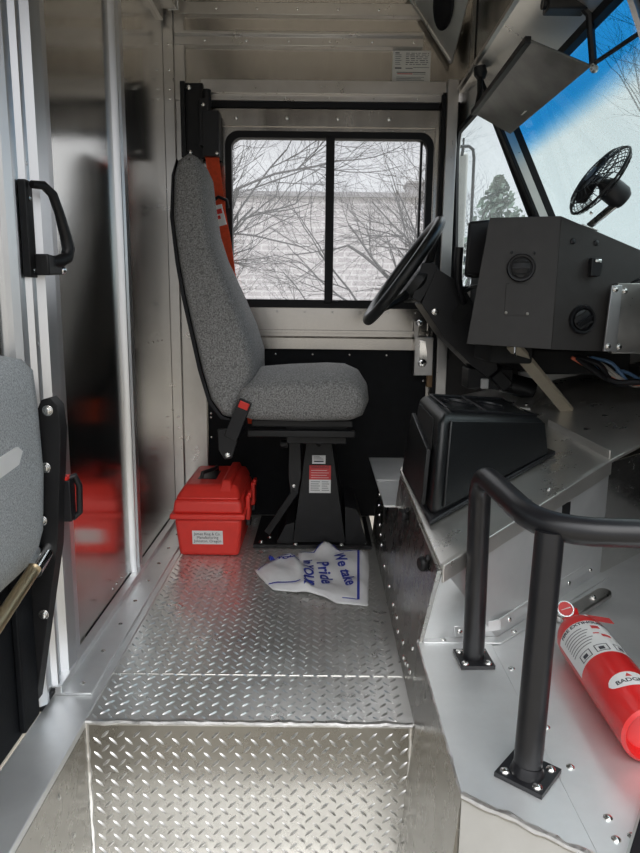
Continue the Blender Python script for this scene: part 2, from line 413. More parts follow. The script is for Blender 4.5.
# horizontal rails over the window
m = MB('rail', 'bolt')
m.prism([(-0.50,WY,1.638),(-0.50,WY-0.022,1.642),(-0.50,WY-0.022,1.668),(-0.50,WY-0.034,1.672),(-0.50,WY-0.034,1.682),(-0.50,WY,1.686)], (0.83,0,0))
m.prism([(-0.50,WY,1.735),(-0.50,WY-0.018,1.738),(-0.50,WY-0.018,1.775),(-0.50,WY,1.778)], (0.86,0,0))
m.use(1)
for i in range(6): m.dome((-0.40+i*0.14, WY-0.022, 1.655), (0,-1,0), 0.0045); m.dome((-0.36+i*0.135, WY-0.018, 1.755), (0,-1,0), 0.0045)
struct('trim_7', m, bevel=0.0015)
m = MB('rail', 'rubber', 'bolt')
m.box(-0.415, 0.412, WY-0.03, WY+0.025, 1.492, 1.532); m.box(-0.415, 0.412, WY-0.012, WY+0.025, 1.472, 1.492)
m.use(1); m.box(-0.40, 0.395, WY-0.004, WY+0.02, 1.452, 1.473)
m.use(2)
for i in range(5): m.dome((-0.28+i*0.15, WY-0.012, 1.482), (0,-1,0), 0.0035)
struct('trim_8', m, bevel=0.0015)
# corner post right of the window
m = MB('rail', 'rubber', 'wood')
m.box(0.415, 0.452, WY-0.05, WY+0.03, 0.40, 1.535)
m.use(1); m.box(0.400, 0.415, WY-0.03, WY+0.03, 0.02, 1.50); m.box(0.452, 0.462, WY-0.03, WY+0.03, 0.6, 1.47)
m.use(2); m.box(0.385, 0.405, WY-0.035, WY-0.02, 0.50, 0.585)
struct('trim_9', m, bevel=0.002)

# sliding driver door with its window
d = sroot('door_1', 'sliding driver door, bare aluminium above and black liner panel below', 'door', (0, WY, 0))
loop = rrect(-0.335, 0.378, 0.783, 1.372, 0.045)
m = MB('sheet', 'bolt')
outer = to_rect(loop, -0.416, 0.40, 0.70, 1.45)
m.ring([(a, WY+0.002, b) for a, b in loop], [(a, WY+0.002, b) for a, b in outer], (0, 0.02, 0))
m.box(-0.416, 0.40, WY-0.006, WY+0.003, 1.392, 1.448); m.box(0.386, 0.40, WY-0.008, WY+0.003, 0.02, 1.392)
m.box(-0.416, 0.40, WY-0.012, WY+0.01, 0.690, 0.700)
m.prism([(-0.416,WY,0.628),(-0.416,WY-0.020,0.632),(-0.416,WY-0.020,0.672),(-0.416,WY,0.678)], (0.816,0,0))
m.box(-0.416, 0.40, WY+0.002, WY+0.012, 0.62, 0.70)
m.use(1)
for i in range(4): m.dome((-0.30+i*0.175, WY-0.006, 1.418), (0,-1,0), 0.007)
for i in range(7): m.dome((-0.31+i*0.11, WY+0.002, 1.383), (0,-1,0), 0.003); m.dome((-0.26+i*0.10, WY+0.002, 0.765), (0,-1,0), 0.0032)
for i in range(3): m.dome((0.39, WY+0.002, 0.9+i*0.2), (0,-1,0), 0.003)
m.build('door_frame', d, bevel=0.001)
m = MB('blackpanel', 'bolt'); m.box(-0.416, 0.40, WY+0.0, WY+0.012, 0.0, 0.628); m.use(1)
for i in range(6): m.dome((-0.30+i*0.135, WY, 0.612), (0,-1,0), 0.0042)
for z in (0.52,0.44,0.25,0.20): m.dome((0.378, WY, z), (0,-1,0), 0.0042)
for z in (0.39, 0.375, 0.3): m.dome((-0.405, WY, z), (0,-1,0), 0.0042)
m.build('liner_panel', d)
m = MB('rail', 'chrome', 'rubber')
m.box(0.335, 0.40, WY-0.055, WY-0.014, 0.545, 0.68); m.use(1); m.prism([(0.35,WY-0.056,0.60),(0.372,WY-0.056,0.575),(0.378,WY-0.056,0.62),(0.37,WY-0.056,0.668),(0.35,WY-0.056,0.672)], (0,-0.012,0))
m.lathe([(0.016,0),(0.016,0.010),(0.010,0.014)], (0.362,WY-0.056,0.592), (0,-1,0)); m.use(2); m.cyl((0.362,WY-0.07,0.592),(0.362,WY-0.0715,0.592),0.006)
m.use(1); m.dome((0.348, WY-0.055, 0.73), (0,-1,0), 0.012); m.use(0); m.box(0.335, 0.35, WY-0.03, WY-0.014, 0.66, 0.735)
m.build('door_latch', d, bevel=0.002)

w = sroot('window_1', 'sliding side window with black gasket behind the driver seat', 'window', (0, WY, 0))
m = MB('rubber')
inner = rrect(-0.317, 0.360, 0.801, 1.354, 0.035)
m.ring([(a, WY-0.010, b) for a, b in inner], [(a, WY-0.010, b) for a, b in rrect(-0.339, 0.382, 0.779, 1.376, 0.047)], (0, 0.036, 0))
m.box(-0.32, 0.362, WY+0.0, WY+0.02, 0.795, 0.808)
m.build('window_frame', w)
m = MB('rubber'); m.box(0.010, 0.040, WY-0.014, WY+0.02, 0.795, 1.36); m.box(0.035, 0.058, WY-0.018, WY-0.01, 0.797, 0.806); m.build('mullion', w, bevel=0.003)
m = MB('rubber'); m.box(0.338, 0.346, WY+0.008, WY+0.02, 0.80, 1.35); m.build('slider_edge', w)
for a, b in ((-0.33, 0.02), (0.025, 0.372)):
    m = MB('pane'); m.box(a, b, WY+0.010, WY+0.013, 0.79, 1.365); m.build('pane', w)

# front corner: quarter window, pillar, windshield
def wsx(z): return 0.612 + 0.45*(1.40-z)
def qp(u, z, out=0.0):
    a = V((0.458, 2.405, z)); b = V((0.575 + 0.5*(1.336-z) - 0.012, 2.225, z)); p = a.lerp(b, u)
    nrm = V((0.6, 0.8, 0)).normalized(); return p + nrm*out
w = sroot('window_2', 'front quarter window between the door post and windshield pillar', 'window', (0.5, 2.3, 0.8))
ql = rrect(0.07, 0.93, 0.86, 1.415, 0.06)
def qshape(u, z):   # the top left corner is cut by a wide round
    return u, z - max(0, (0.42-u))**2*0.55*(1 if z > 1.2 else 0)
ql = [qshape(*p) for p in ql]
m = MB('rubber'); cu, cz = 0.5, 1.13
m.ring([qp(*p) for p in ql], [qp(cu+(a-cu)*1.12, cz+(b-cz)*1.045) for a, b in ql], (-0.012, -0.016, 0)); m.build('window_frame', w)
m = MB('quarter'); m.hexa([qp(0.02,0.83,.006),qp(0.98,0.83,.006),qp(0.98,1.44,.006),qp(0.02,1.44,.006)], [qp(0.02,0.83,.009),qp(0.98,0.83,.009),qp(0.98,1.44,.009),qp(0.02,1.44,.009)]); m.build('pane', w)
m = MB('rail')
outer = to_rect([(cu+(a-cu)*1.08, cz+(b-cz)*1.03) for a, b in ql], -0.02, 1.02, 0.80, 1.53)
m.ring([qp(cu+(a-cu)*1.08, cz+(b-cz)*1.03, .002) for a, b in ql], [qp(a, b, .002) for a, b in outer], (0.008, 0.010, 0))
m.build('surround', w)
def pil(z): return V((0.575 + 0.5*(1.336-z), 2.215, z))
m = MB('rail', 'rubber')
dr = (pil(0.8)-pil(1.5)).normalized()
m.beam(pil(1.50), pil(0.80), 0.030, 0.05, (0,1,0)); m.use(1); m.beam(pil(1.48)+V((0.026,-0.012,0)), pil(0.80)+V((0.026,-0.012,0)), 0.022, 0.03, (0,1,0)); m.beam(pil(1.48)+V((-0.02,-0.012,0)), pil(0.80)+V((-0.02,-0.012,0)), 0.012, 0.03, (0,1,0))
struct('trim_10', m, bevel=0.002)
for name, y0, y1, lab in (('window_3', 1.435, 2.275, 'driver half of the windshield with a blue shade band along its top'), ('window_4', 0.50, 1.41, 'passenger half of the windshield beyond the centre divider')):
    w = sroot(name, lab, 'windshield', (0.6, y0, 0))
    m = MB('shield'); a, b = 1.42, 0.86
    m.prism([(wsx(a), y0, a), (wsx(b), y0, b), (wsx(b), y1, b), (wsx(a), y1, a)], (0.004, 0, 0.002)); m.build('pane', w)
    m = MB('rubber'); m.beam((wsx(1.415)-.006, y0, 1.415), (wsx(1.415)-.006, y1, 1.415), 0.022, 0.022); m.build('window_frame', w)
m = MB('rail', 'rubber')
m.beam((wsx(1.44)-0.012, 1.422, 1.44), (wsx(0.86)-0.012, 1.422, 0.86), 0.02, 0.02, (0,1,0)); m.use(1); m.beam((wsx(1.44)-.004, 1.440, 1.44), (wsx(0.86)-.004, 1.440, 0.86), 0.014, 0.014, (0,1,0))
m.beam((wsx(1.44)-.004, 1.405, 1.44), (wsx(0.86)-.004, 1.405, 0.86), 0.014, 0.014, (0,1,0))
struct('trim_11', m)
# header over the windshield
m = MB('cover', 'rail')
m.prism([(0.455,0.45,1.505),(0.462,0.45,1.508),(wsx(1.43)+.01,0.45,1.43),(wsx(1.43),0.45,1.42)], (0,1.97,0))
m.use(1); m.prism([(0.448,0.45,1.500),(0.460,0.45,1.500),(0.460,0.45,1.512),(0.448,0.45,1.512)], (0,1.95,0))
struct('wall_header', m)
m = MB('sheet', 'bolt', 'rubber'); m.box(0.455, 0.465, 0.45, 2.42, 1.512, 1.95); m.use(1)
for i in range(5): m.dome((0.455, 2.38-i*0.22, 1.68), (-1,0,0), 0.004)
m.use(2); m.box(0.452, 0.455, 2.155, 2.158, 1.512, 1.70)
struct('wall_front_upper', m)
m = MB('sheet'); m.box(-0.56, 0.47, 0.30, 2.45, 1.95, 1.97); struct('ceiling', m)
m = MB('dark'); m.box(1.10, 1.13, 0.45, 2.45, -0.31, 0.87); m.prism([(wsx(.86)-.02,0.45,.86),(1.13,0.45,.87),(1.13,0.45,.85),(wsx(.86)-.02,0.45,.84)], (0,2.0,0))
struct('wall_front', m)

m = MB('sheet'); m.box(-0.56, 1.13, 0.42, 0.45, 1.70, 1.95); m.box(0.86, 1.13, 0.42, 0.45, -0.31, 1.70); m.box(0.46,1.13,0.45,2.42,1.935,1.95)
struct('wall_passenger_side', m)
# raised side deck and engine cover
def shz(x, y): return 0.33 + 0.236*(x-0.219) + 0.055*(y-1.11)
PZ = 0.14
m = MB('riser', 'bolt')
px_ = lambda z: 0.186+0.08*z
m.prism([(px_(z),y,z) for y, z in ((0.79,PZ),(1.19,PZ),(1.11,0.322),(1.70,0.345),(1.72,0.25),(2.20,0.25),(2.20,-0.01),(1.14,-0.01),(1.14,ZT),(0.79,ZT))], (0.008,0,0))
m.use(1)
for y, z in ((2.12,.17),(2.10,.14),(2.06,.12),(2.02,.10),(1.97,.085),(1.92,.07),(1.80,.05),(1.66,.05),(1.56,.045),(1.48,.05),(1.44,.035),(1.36,.05),(1.33,.03),(1.30,.035),(1.245,.1),(1.275,.045),(1.24,.05)):
    m.dome((px_(z), y, z), (-1,0,0.08), 0.0065)
struct('wall_stepwell_right', m)
m = MB('plate'); m.box(0.176, 0.30, 1.72, 2.30, 0.250, 0.256); m.beam((0.176,1.98,0.258),(0.30,1.98,0.258),0.006,0.003); struct('trim_12', m, bevel=0.001)
m = MB('plate', 'bolt', 'weld')
m.prism([(0.196,0.785,PZ-0.008),(0.337,0.68,PZ-0.008),(0.337,1.215,PZ-0.008),(0.196,1.20,PZ-0.008)], (0,0,0.010))
m.prism([(0.196,0.785,PZ-0.002),(0.196,0.785,ZT),(0.337,0.68,ZT),(0.337,0.68,PZ-0.002)], (0.01,0.01,0))
m.use(2); pth, rr = bead((0.197,0.785,PZ-0.002),(0.337,0.682,PZ-0.002)); m.tube(pth, rr, 8); pth, rr = bead((0.197,0.785,PZ-0.002),(0.197,1.20,PZ-0.002), 0.003); m.tube(pth, rr, 8)
struct('floor_side_deck', m)
m = MB('plate', 'bolt')
m.prism([(0.3385,0.68,PZ-0.01),(0.46,0.60,PZ-0.01),(1.10,0.50,PZ-0.01),(1.10,1.95,PZ-0.01),(0.70,1.55,PZ-0.01),(0.3385,1.215,PZ-0.01)], (0,0,0.010))
m.prism([(0.3385,0.68,PZ-0.012),(0.3385,0.68,ZT),(0.46,0.60,ZT),(1.10,0.50,ZT),(1.10,0.50,PZ-0.012),(0.46,0.60,PZ-0.012)], (0.01,0.01,0))
m.use(1)
for x, y in ((0.352,1.10),(0.358,0.93),(0.362,0.84),(0.375,0.745),(0.392,0.715),(0.37,0.71)): m.dome((x, y, PZ), (0,0,1), 0.0065)
struct('floor_front_deck', m)
ec = thing('engine_cover', 'sloping aluminium engine cover with a flanged front lip, under the dashboard', 'engine cover', (0.6, 1.8, 0.14))
ec['kind'] = 'structure'
out = [(0.219,1.11),(0.65,1.441),(0.80,1.535),(1.09,1.60),(1.09,2.40),(0.42,2.40),(0.30,1.95),(0.213,1.70)]
m = MB('cover', 'bolt', 'dark')
m.hexa([(x,y,shz(x,y)-0.006) for x,y in out], [(x,y,shz(x,y)) for x,y in out])
m.use(1)
for t in (0.08,0.2,0.32): m.dome((0.219+0.431*(t+.3)+.0, 1.13+0.331*(t+.3)+.02, shz(0.219+0.431*(t+.3), 1.15+0.331*(t+.3))), (0,0,1), 0.006)
m.use(2)
for x, y in ((0.70,1.70),(0.78,1.78)): m.cyl((x,y,shz(x,y)-.002),(x,y,shz(x,y)+.0008), 0.010)
m.build('cover_top', ec)
m = MB('cover')
A, B, Cc = V((0.219,1.11,0.33)), V((0.65,1.441,0.45)), V((0.80,1.535,shz(.80,1.535)))
m.prism([A, B, B+V((0,0,-.03)), A+V((0,0,-.03))], (0.003,-0.004,0)); m.beam(A+V((0,0,.001)), B+V((0,0,.001)), 0.012, 0.006); m.beam(B, Cc, 0.008, 0.008)
m.beam((0.632,1.80,shz(.632,1.80)+.008), (0.655,1.455,shz(.655,1.455)+.008), 0.004, 0.022); m.build('lip_flange', ec, bevel=0.0015)
m = MB('plate', 'bolt', 'dark')
P1, P2, P3 = V((0.203,1.20,PZ)), V((0.355,1.212,PZ)), V((0.697,1.545,PZ))
m.hexa([A+V((.004,.004,-.006)), B+V((0,0,-.006)), P3, P2], [q+V((.004,.008,0)) for q in (A+V((.004,.004,-.006)), B+V((0,0,-.006)), P3, P2)])
m.add([A+V((.004,.004,-.006)), P2, P1], [[0,1,2]])
m.use(1)
m.hexa([B+V((0,0,-.004)), Cc+V((.2,.1,-.004)), V((1.05,1.85,PZ)), P3], [q+V((.004,.008,0)) for q in (B+V((0,0,-.004)), Cc+V((.2,.1,-.004)), V((1.05,1.85,PZ)), P3)])
m.build('front_panel', ec)
m = MB('plate', 'bolt', 'rubber')
m.prism([P2+V((-.15,-.012,.002)), P2+V((-.15,-.03,.002)), P2+V((0,-.028,.002)), P3+V((.01,-.03,.002)), P3, P2+V((0,-.004,.002))], (0,0,.004))
Q1, Q2 = P2+V((-.10,-.006,.03)), P3+V((-.06,-.07,.034))
m.beam(P2+V((-.09,-.024,.026)), P2+V((.0,-.012,.036)), 0.004, 0.022); m.beam(P2+V((.0,-.012,.036)), P3+V((-.06,-.068,.045)), 0.004, 0.024)
m.use(1)
for t in (0.08,0.35,0.62,0.85): m.dome(P2.lerp(P3, t)+V((-.004,-.022,.038)), (0.6,-0.7,0.3), 0.006)
for t in (0.1, 0.4): m.dome(P2.lerp(P3, t)+V((0.004,-.016,.006)), (0,0,1), 0.006)
m.dome(P2+V((-.11,-.02,.006)), (0,0,1), .006); m.dome(P2+V((-.08,-.026,.027)), (0,-1,.3), .006)
m.use(2); m.lathe([(0.008,0),(0.008,0.004)], (0.435,1.292,0.236), (0.55,-0.8,0.1))
m.build('base_flange', ec, bevel=0.001)
m = MB('black', 'rubber')
for y in (1.50, 1.20):
    m.use(0); m.lathe([(0.008,0),(0.014,0.003),(0.015,0.012),(0.011,0.017)], (0.208,y,0.300), (-1,-0.3,0), 10); m.beam((0.206,y-.02,0.32),(0.207,y+.02,0.28),0.008,0.012)
m.obox((0.52,1.345,0.36), (0.8,0.6,0), (-0.6,0.8,0), (0,0,1), 0.016, 0.004, 0.022)
m.build('cover_latch', ec, bevel=0.002)
# dark channel along the back of the cover and the beige strut that holds the dash
m = MB('cover', 'bolt'); m.beam((0.66,2.18,0.555),(1.05,2.18,0.645),0.03,0.05); m.use(1)
for t in (.15,.35,.6): m.dome(V((0.66,2.164,0.56)).lerp(V((1.05,2.164,0.65)), t), (0,-1,0), 0.007)
m.use(0); m.beam((0.62,2.02,0.475),(0.72,2.16,0.525),0.06,0.02); m.use(1); m.dome((0.64,2.03,0.492),(0,-.3,1),0.008)
m.build('rear_channel', ec, bevel=0.003)

# ================================================================== THINGS
# ---- driver seat
st = thing('driver_seat', 'high-backed grey woven driver seat on a black pedestal, facing the steering wheel', 'seat', (-0.05, 2.12, 0.0))
back = [(-.404,1.13),(-.392,1.168),(-.362,1.187),(-.345,1.178),(-.330,1.145),(-.326,1.08),(-.317,.99),(-.298,.92),(-.256,.82),(-.217,.72),(-.196,.64),(-.196,.585),(-.222,.535),(-.236,.49),(-.250,.458),(-.285,.468),(-.318,.515),(-.342,.60),(-.362,.70),(-.382,.80),(-.398,.90),(-.410,1.02)]
def section(ol, y, s, c):
    return [V((c[0]+(x-c[0])*(1-(1-s)*1.0), y, c[1]+(z-c[1])*(1-(1-s)*0.45))) for x, z in ol]
def inset(ol, y, dlt):
    n = len(ol); r = []
    ar = sum(ol[i][0]*ol[(i+1) % n][1]-ol[(i+1) % n][0]*ol[i][1] for i in range(n)); sg = 1 if ar > 0 else -1
    for i in range(n):
        a, b, c = ol[i-1], ol[i], ol[(i+1) % n]
        tx, tz = c[0]-a[0], c[1]-a[1]; L = math.hypot(tx, tz)
        r.append(V((b[0]-sg*tz/L*dlt, y, b[1]+sg*tx/L*dlt)))
    return r
ys = [(1.872,.021),(1.877,.013),(1.887,.006),(1.905,0.0),(1.95,-.004),(2.11,-.002),(2.27,-.004),(2.315,0),(2.333,.006),(2.343,.013),(2.348,.021)]
def taper(p):      # the back narrows towards its rounded top
    t = min(1, max(0, (p.z-.58)/.60)); k = 1-.50*t*t*(3-2*t)*.5-.25*t; q = (2.11-.24*k)/1.87
    return V((p.x*q, 2.11+(p.y-2.11)*k, .78+(p.z-.78)*q))
rings = [[taper(p) for p in inset(back, y, dl)] for y, dl in ys]
m = MB('cloth'); m.loft(rings, caps=False)
def strip(R):       # close a side with short bands running from the front edge to the back edge
    F, Bk = list(range(2, 15)), [2, 1, 0]+list(range(21, 13, -1)); i = j = 0; fs = []
    while i < len(F)-1 or j < len(Bk)-1:
        if j == len(Bk)-1 or (i < len(F)-1 and R[F[i+1]].z >= R[Bk[j+1]].z): t = [F[i], F[i+1], Bk[j]]; i += 1
        else: t = [F[i], Bk[j+1], Bk[j]]; j += 1
        if len(set(t)) == 3: fs.append(t)
    return fs
nb = len(back); f0 = strip(rings[0])
m.f += f0 + [[q+(len(rings)-1)*nb for q in t] for t in f0]; m.mi += [0]*(2*len(f0)); bo = m.build('backrest', st, angle=60)
m = MB('rubber'); sh = [(-.418,1.02),(-.41,1.13),(-.396,1.172),(-.404,1.13),(-.410,1.02),(-.398,.90),(-.382,.80),(-.362,.70),(-.342,.60),(-.318,.515),(-.285,.468),(-.25,.455),(-.288,.458),(-.326,.508),(-.352,.60),(-.372,.70),(-.392,.80),(-.407,.90)]
m.hexa([taper(V((x,1.89,z))) for x,z in sh], [taper(V((x,2.33,z))) for x,z in sh]); m.build('back_shell', bo)
cush = [(-.235,.468),(-.242,.52),(-.228,.553),(-.19,.568),(-.10,.576),(.02,.582),(.075,.580),(.108,.566),(.126,.538),(.130,.505),(.118,.474),(.085,.459),(-.05,.455),(-.19,.457)]
ys2 = [(1.858,.036),(1.862,.020),(1.873,.007),(1.895,0.0),(1.95,-.012),(2.03,-.020),(2.11,-.022),(2.19,-.020),(2.27,-.012),(2.325,0),(2.345,.008),(2.354,.020),(2.358,.036)]
m = MB('cloth'); m.loft([inset(cush, y, dl) for y, dl in ys2]); m.build('seat_cushion', st, angle=60)
m = MB('black'); m.box(-0.20,0.095,1.90,2.32,0.436,0.456); m.box(-0.213,0.104,1.90,1.925,0.405,0.425); m.box(-0.213,0.104,2.29,2.315,0.405,0.425); m.box(-0.10,0.08,1.93,2.29,0.38,0.436); m.build('seat_frame', st, bevel=0.003)
m = MB('black', 'dark')
m.hexa([(-.085,2.07,.02),(.088,2.07,.02),(.088,2.30,.02),(-.085,2.30,.02)], [(-.040,2.085,.375),(.035,2.085,.375),(.05,2.28,.385),(-.055,2.28,.385)])
m.use(1); m.cyl((-.004,2.0835,0.345),(-.004,2.0815,0.345),0.007)
m.build('pedestal', st, bevel=0.012, seg=3)
m = MB('black', 'bolt')
m.box(-.215,.175,2.06,2.37,.002,.014); m.hexa([(-.14,2.075,.014),(-.085,2.075,.014),(-.085,2.34,.014),(-.14,2.34,.014)], [(-.11,2.08,.075),(-.08,2.08,.085),(-.08,2.33,.085),(-.11,2.33,.075)])
m.hexa([(.088,2.075,.014),(.16,2.075,.014),(.16,2.34,.014),(.088,2.34,.014)], [(.085,2.08,.14),(.125,2.08,.13),(.125,2.33,.13),(.085,2.33,.14)])
m.use(1)
for x, y in ((-.19,2.085),(-.075,2.066),(.075,2.066),(.155,2.085),(-.165,2.13)): m.hexbolt((x,y,.014),(0,0,1),.008)
m.build('base_plate', st, bevel=0.003)
m = MB('black', 'bolt')
m.prism([(-.098,2.055,.375),(-.062,2.055,.375),(-.058,2.055,.25),(-.070,2.055,.185),(-.092,2.055,.185),(-.100,2.055,.25)], (0,.012,0)); m.beam((-.075,2.058,.20),(-.17,2.075,.05),.010,.022); m.cyl((-.10,2.05,.355),(-.125,2.05,.355),.014)
m.use(1); m.dome((-.082,2.055,.215),(0,-1,0),.006); m.build('link_arm', st, bevel=0.002)
m = MB('white', 'redink', 'ink', 'greyink')
def lean(x, z): return V((x, 2.0665+(z-.02)/.355*.015, z))
def lq(x0, x1, z0, z1, o): m.hexa([lean(x0,z0)+V((0,-o,0)),lean(x1,z0)+V((0,-o,0)),lean(x1,z1)+V((0,-o,0)),lean(x0,z1)+V((0,-o,0))], [lean(x0,z0)+V((0,.001-o,0)),lean(x1,z0)+V((0,.001-o,0)),lean(x1,z1)+V((0,.001-o,0)),lean(x0,z1)+V((0,.001-o,0))])
lq(-.024,.019,.284,.312,.002); lq(-.033,.037,.188,.232,.002); m.use(1); lq(-.033,.037,.232,.279,.002)
m.use(2); m.text('WARNING', .012, lambda a, b: lean(.002+a, .273+b)+V((0,-.0026,0))); lq(-.018,.013,.290,.294,.0026)
m.use(3)
for k in range(5): lq(-.028,.002-.004*(k % 2),.196+.007*k,.198+.007*k,.0026); lq(.008,.032-.003*(k % 3),.196+.007*k,.198+.007*k,.0026)
for k in range(3): lq(-.02,.012-.006*k,.299+.004*k,.3005+.004*k,.0026)
m.use(0)
for k in range(4): lq(-.027,.030-.006*(k % 2),.238+.008*k,.239+.008*k,.0026)
m.build('warning_label', st, label='red and white warning label on the pedestal')
m = MB('plastic', 'button', 'bolt')
m.obox((-.232,1.842,.466),(.38,0,.92),(0,1,0),(-.92,0,.38),.058,.011,.019)
m.prism([(-.292,1.846,.435),(-.238,1.846,.440),(-.236,1.846,.40),(-.252,1.846,.352),(-.272,1.846,.348),(-.290,1.846,.375)], (0,.014,0))
m.use(1); m.obox((-.214,1.8295,.508),(.38,0,.92),(0,1,0),(-.92,0,.38),.010,.003,.014)
m.use(2); m.dome((-.264,1.846,.362),(0,-1,0),.008); m.use(0); m.cyl((-.26,1.852,.40),(-.23,1.93,.43),.012)
m.build('belt_buckle', st, bevel=0.005, seg=3, label='black belt buckle with a red release button')

# ---- seat belt on the wall
sb = thing('seat_belt', 'orange seat belt hanging from a black retractor on the wall behind the seat', 'seat belt', (-0.42, 2.37, 1.4))
m = MB('black', 'bolt'); m.box(-.478,-.405,2.372,2.390,1.275,1.515); m.box(-.478,-.462,2.352,2.372,1.275,1.515); m.use(1)
for z in (1.50,1.295): m.dome((-.452,2.372,z),(0,-1,0),.009)
m.build('mounting_plate', sb, bevel=0.003)
m = MB('plastic', 'bolt'); m.box(-.402,-.348,2.335,2.40,1.275,1.42); m.cyl((-.390,2.36,1.40),(-.390,2.36,1.49),.015); m.box(-.415,-.39,2.345,2.39,1.31,1.46); m.use(1); m.dome((-.40,2.345,1.44),(0,-1,0),.006); m.dome((-.355,2.335,1.285),(0,-1,0),.006)
m.build('retractor', sb, bevel=0.012, seg=3)
m = MB('belt'); cen = [(-.376,2.352,1.29),(-.366,2.354,1.20),(-.355,2.356,1.10),(-.338,2.360,1.00),(-.325,2.36,.90),(-.30,2.365,.78),(-.27,2.37,.60),(-.25,2.372,.45),(-.24,2.375,.36)]
vs, fs = [], []
for i, c in enumerate(cen):
    for dx, dy in ((-.023,0),(.023,0),(.023,.003),(-.023,.003)): vs.append(V(c)+V((dx,dy,0)))
for i in range(len(cen)-1):
    for k in range(4): fs.append([i*4+k,i*4+(k+1) % 4,(i+1)*4+(k+1) % 4,(i+1)*4+k])
m.add(vs, fs+[[3,2,1,0],[32,33,34,35]]); m.build('webbing', sb)
m = MB('white', 'button', 'rubber'); c = (-.353,2.340,1.085)
m.obox(c,(1,0,.25),(0,1,0),(-.25,0,1),.019,.004,.034); m.use(1); m.obox((c[0]+.001,2.3355,1.098),(1,0,.25),(0,1,0),(-.25,0,1),.011,.001,.008); m.obox((c[0]-.003,2.3355,1.078),(1,0,.25),(0,1,0),(-.25,0,1),.010,.001,.006)
m.use(2); m.tube([(-.375,2.338,1.13),(-.352,2.332,1.145),(-.325,2.336,1.135),(-.322,2.338,1.11)],.006,8); m.build('latch_plate', sb, bevel=0.002, label='pale latch plate with red marks')

# ---- red tool box
tb = thing('tool_box', 'red plastic tool box with black handle and white label, beside the driver seat', 'tool box', (-0.345, 2.12, 0.002))
def tier(z0, z1, a, b, c, e):     # a,b: x range y range at z0 ; c,e at z1
    m.hexa([(a[0],b[0],z0),(a[1],b[0],z0),(a[1],b[1],z0),(a[0],b[1],z0)],[(c[0],e[0],z1),(c[1],e[0],z1),(c[1],e[1],z1),(c[0],e[1],z1)])
m = MB('red'); tier(.002,.128,(-.440,-.252),(1.985,2.285),(-.452,-.240),(1.972,2.297)); m.build('body', tb, bevel=0.012, seg=3)
m = MB('red'); tier(.128,.146,(-.463,-.229),(1.960,2.308),(-.463,-.229),(1.960,2.308)); m.build('rim', tb, bevel=0.005)
lid = MB('red'); m = lid
tier(.146,.188,(-.456,-.236),(1.967,2.302),(-.450,-.244),(1.975,2.295)); tier(.1881,.226,(-.450,-.244),(1.975,2.295),(-.424,-.260),(2.02,2.28))
lo = lid.build('lid', tb, bevel=0.010, seg=3)
m = MB('red'); m.hexa([(-.318,1.990,.196),(-.270,1.990,.196),(-.270,2.29,.200),(-.318,2.29,.200)],[(-.308,2.025,.241),(-.280,2.025,.241),(-.280,2.275,.241),(-.308,2.275,.241)]); m.build('lid_ridge', lo, bevel=0.006)
m = MB('plastic'); m.hexa([(-.400,2.085,.219),(-.335,2.085,.219),(-.335,2.20,.219),(-.400,2.20,.219)],[(-.397,2.088,.2275),(-.338,2.088,.2275),(-.338,2.197,.2275),(-.397,2.197,.2275)]); m.tube([(-.386,2.10,.224),(-.384,2.105,.242),(-.350,2.15,.246),(-.350,2.19,.242),(-.350,2.195,.224)],.007,8); m.build('handle', tb, bevel=0.002)
for y in (2.06, 2.22):
    m = MB('red', 'plastic'); m.box(-.236,-.222,y-.025,y+.025,.105,.185); m.box(-.230,-.218,y-.02,y+.02,.175,.195); m.use(1); m.box(-.236,-.220,y-.02,y+.02,.085,.105); m.build('latch', tb, bevel=0.004)
m = MB('white', 'ink')
def fy(z): return 1.985-.013*(z-.002)/.126-.0006
def lab(x0,x1,z0,z1,o): m.hexa([(x0,fy(z0)-o,z0),(x1,fy(z0)-o,z0),(x1,fy(z1)-o,z1),(x0,fy(z1)-o,z1)],[(x0,fy(z0)-o+.0006,z0),(x1,fy(z0)-o+.0006,z0),(x1,fy(z1)-o+.0006,z1),(x0,fy(z1)-o+.0006,z1)])
lab(-.397,-.301,.043,.089,.0006); m.use(1)
for s_, z, h in (('James Ring & Co.', .078, .0125), ('Manufacturing', .066, .0125), ('Johnston, Oregon', .054, .0125)):
    m.text(s_, h, lambda a, b, z=z: V((-.349+a*.95, fy(z)-.0018, z+b)))
m.build('address_label', tb, label='white printed label')

# ---- plastic bag
bg_ = thing('plastic_bag', 'crumpled white plastic bag with blue lettering lying on the tread plate floor', 'bag', (0.0, 1.85, 0.003))
ol = [(-.19,1.865),(-.155,1.92),(-.118,1.978),(-.09,1.975),(-.062,1.968),(-.065,2.01),(-.02,2.025),(.021,2.052),(.050,2.046),(.075,2.03),(.115,2.03),(.160,2.03),(.155,1.90),(.145,1.77),(.132,1.635),(.085,1.645),(.047,1.648),(.02,1.68),(-.01,1.70),(-.055,1.712),(-.09,1.72),(-.125,1.725),(-.15,1.77),(-.17,1.81)]
def bh(x, y):
    h = .010 + .005*math.sin(23*x+9*y)+.004*math.sin(31*y-17*x)+.002*math.sin(70*x+50*y)
    h += .013*math.exp(-((x+.062+.2*(y-1.85))/.014)**2)
    return .006+max(.0, h)
def resample(ol, n):
    L = [0]; P = ol+[ol[0]]
    for i in range(len(ol)): L.append(L[-1]+math.dist(P[i], P[i+1]))
    out = []
    for k in range(n):
        t = L[-1]*k/n; i = max(j for j in range(len(L)-1) if L[j] <= t); f = (t-L[i])/(L[i+1]-L[i]); out.append((P[i][0]+(P[i+1][0]-P[i][0])*f, P[i][1]+(P[i+1][1]-P[i][1])*f))
    return out
ro = resample(ol, 96); cx, cy = 0.01, 1.86; NR = 22
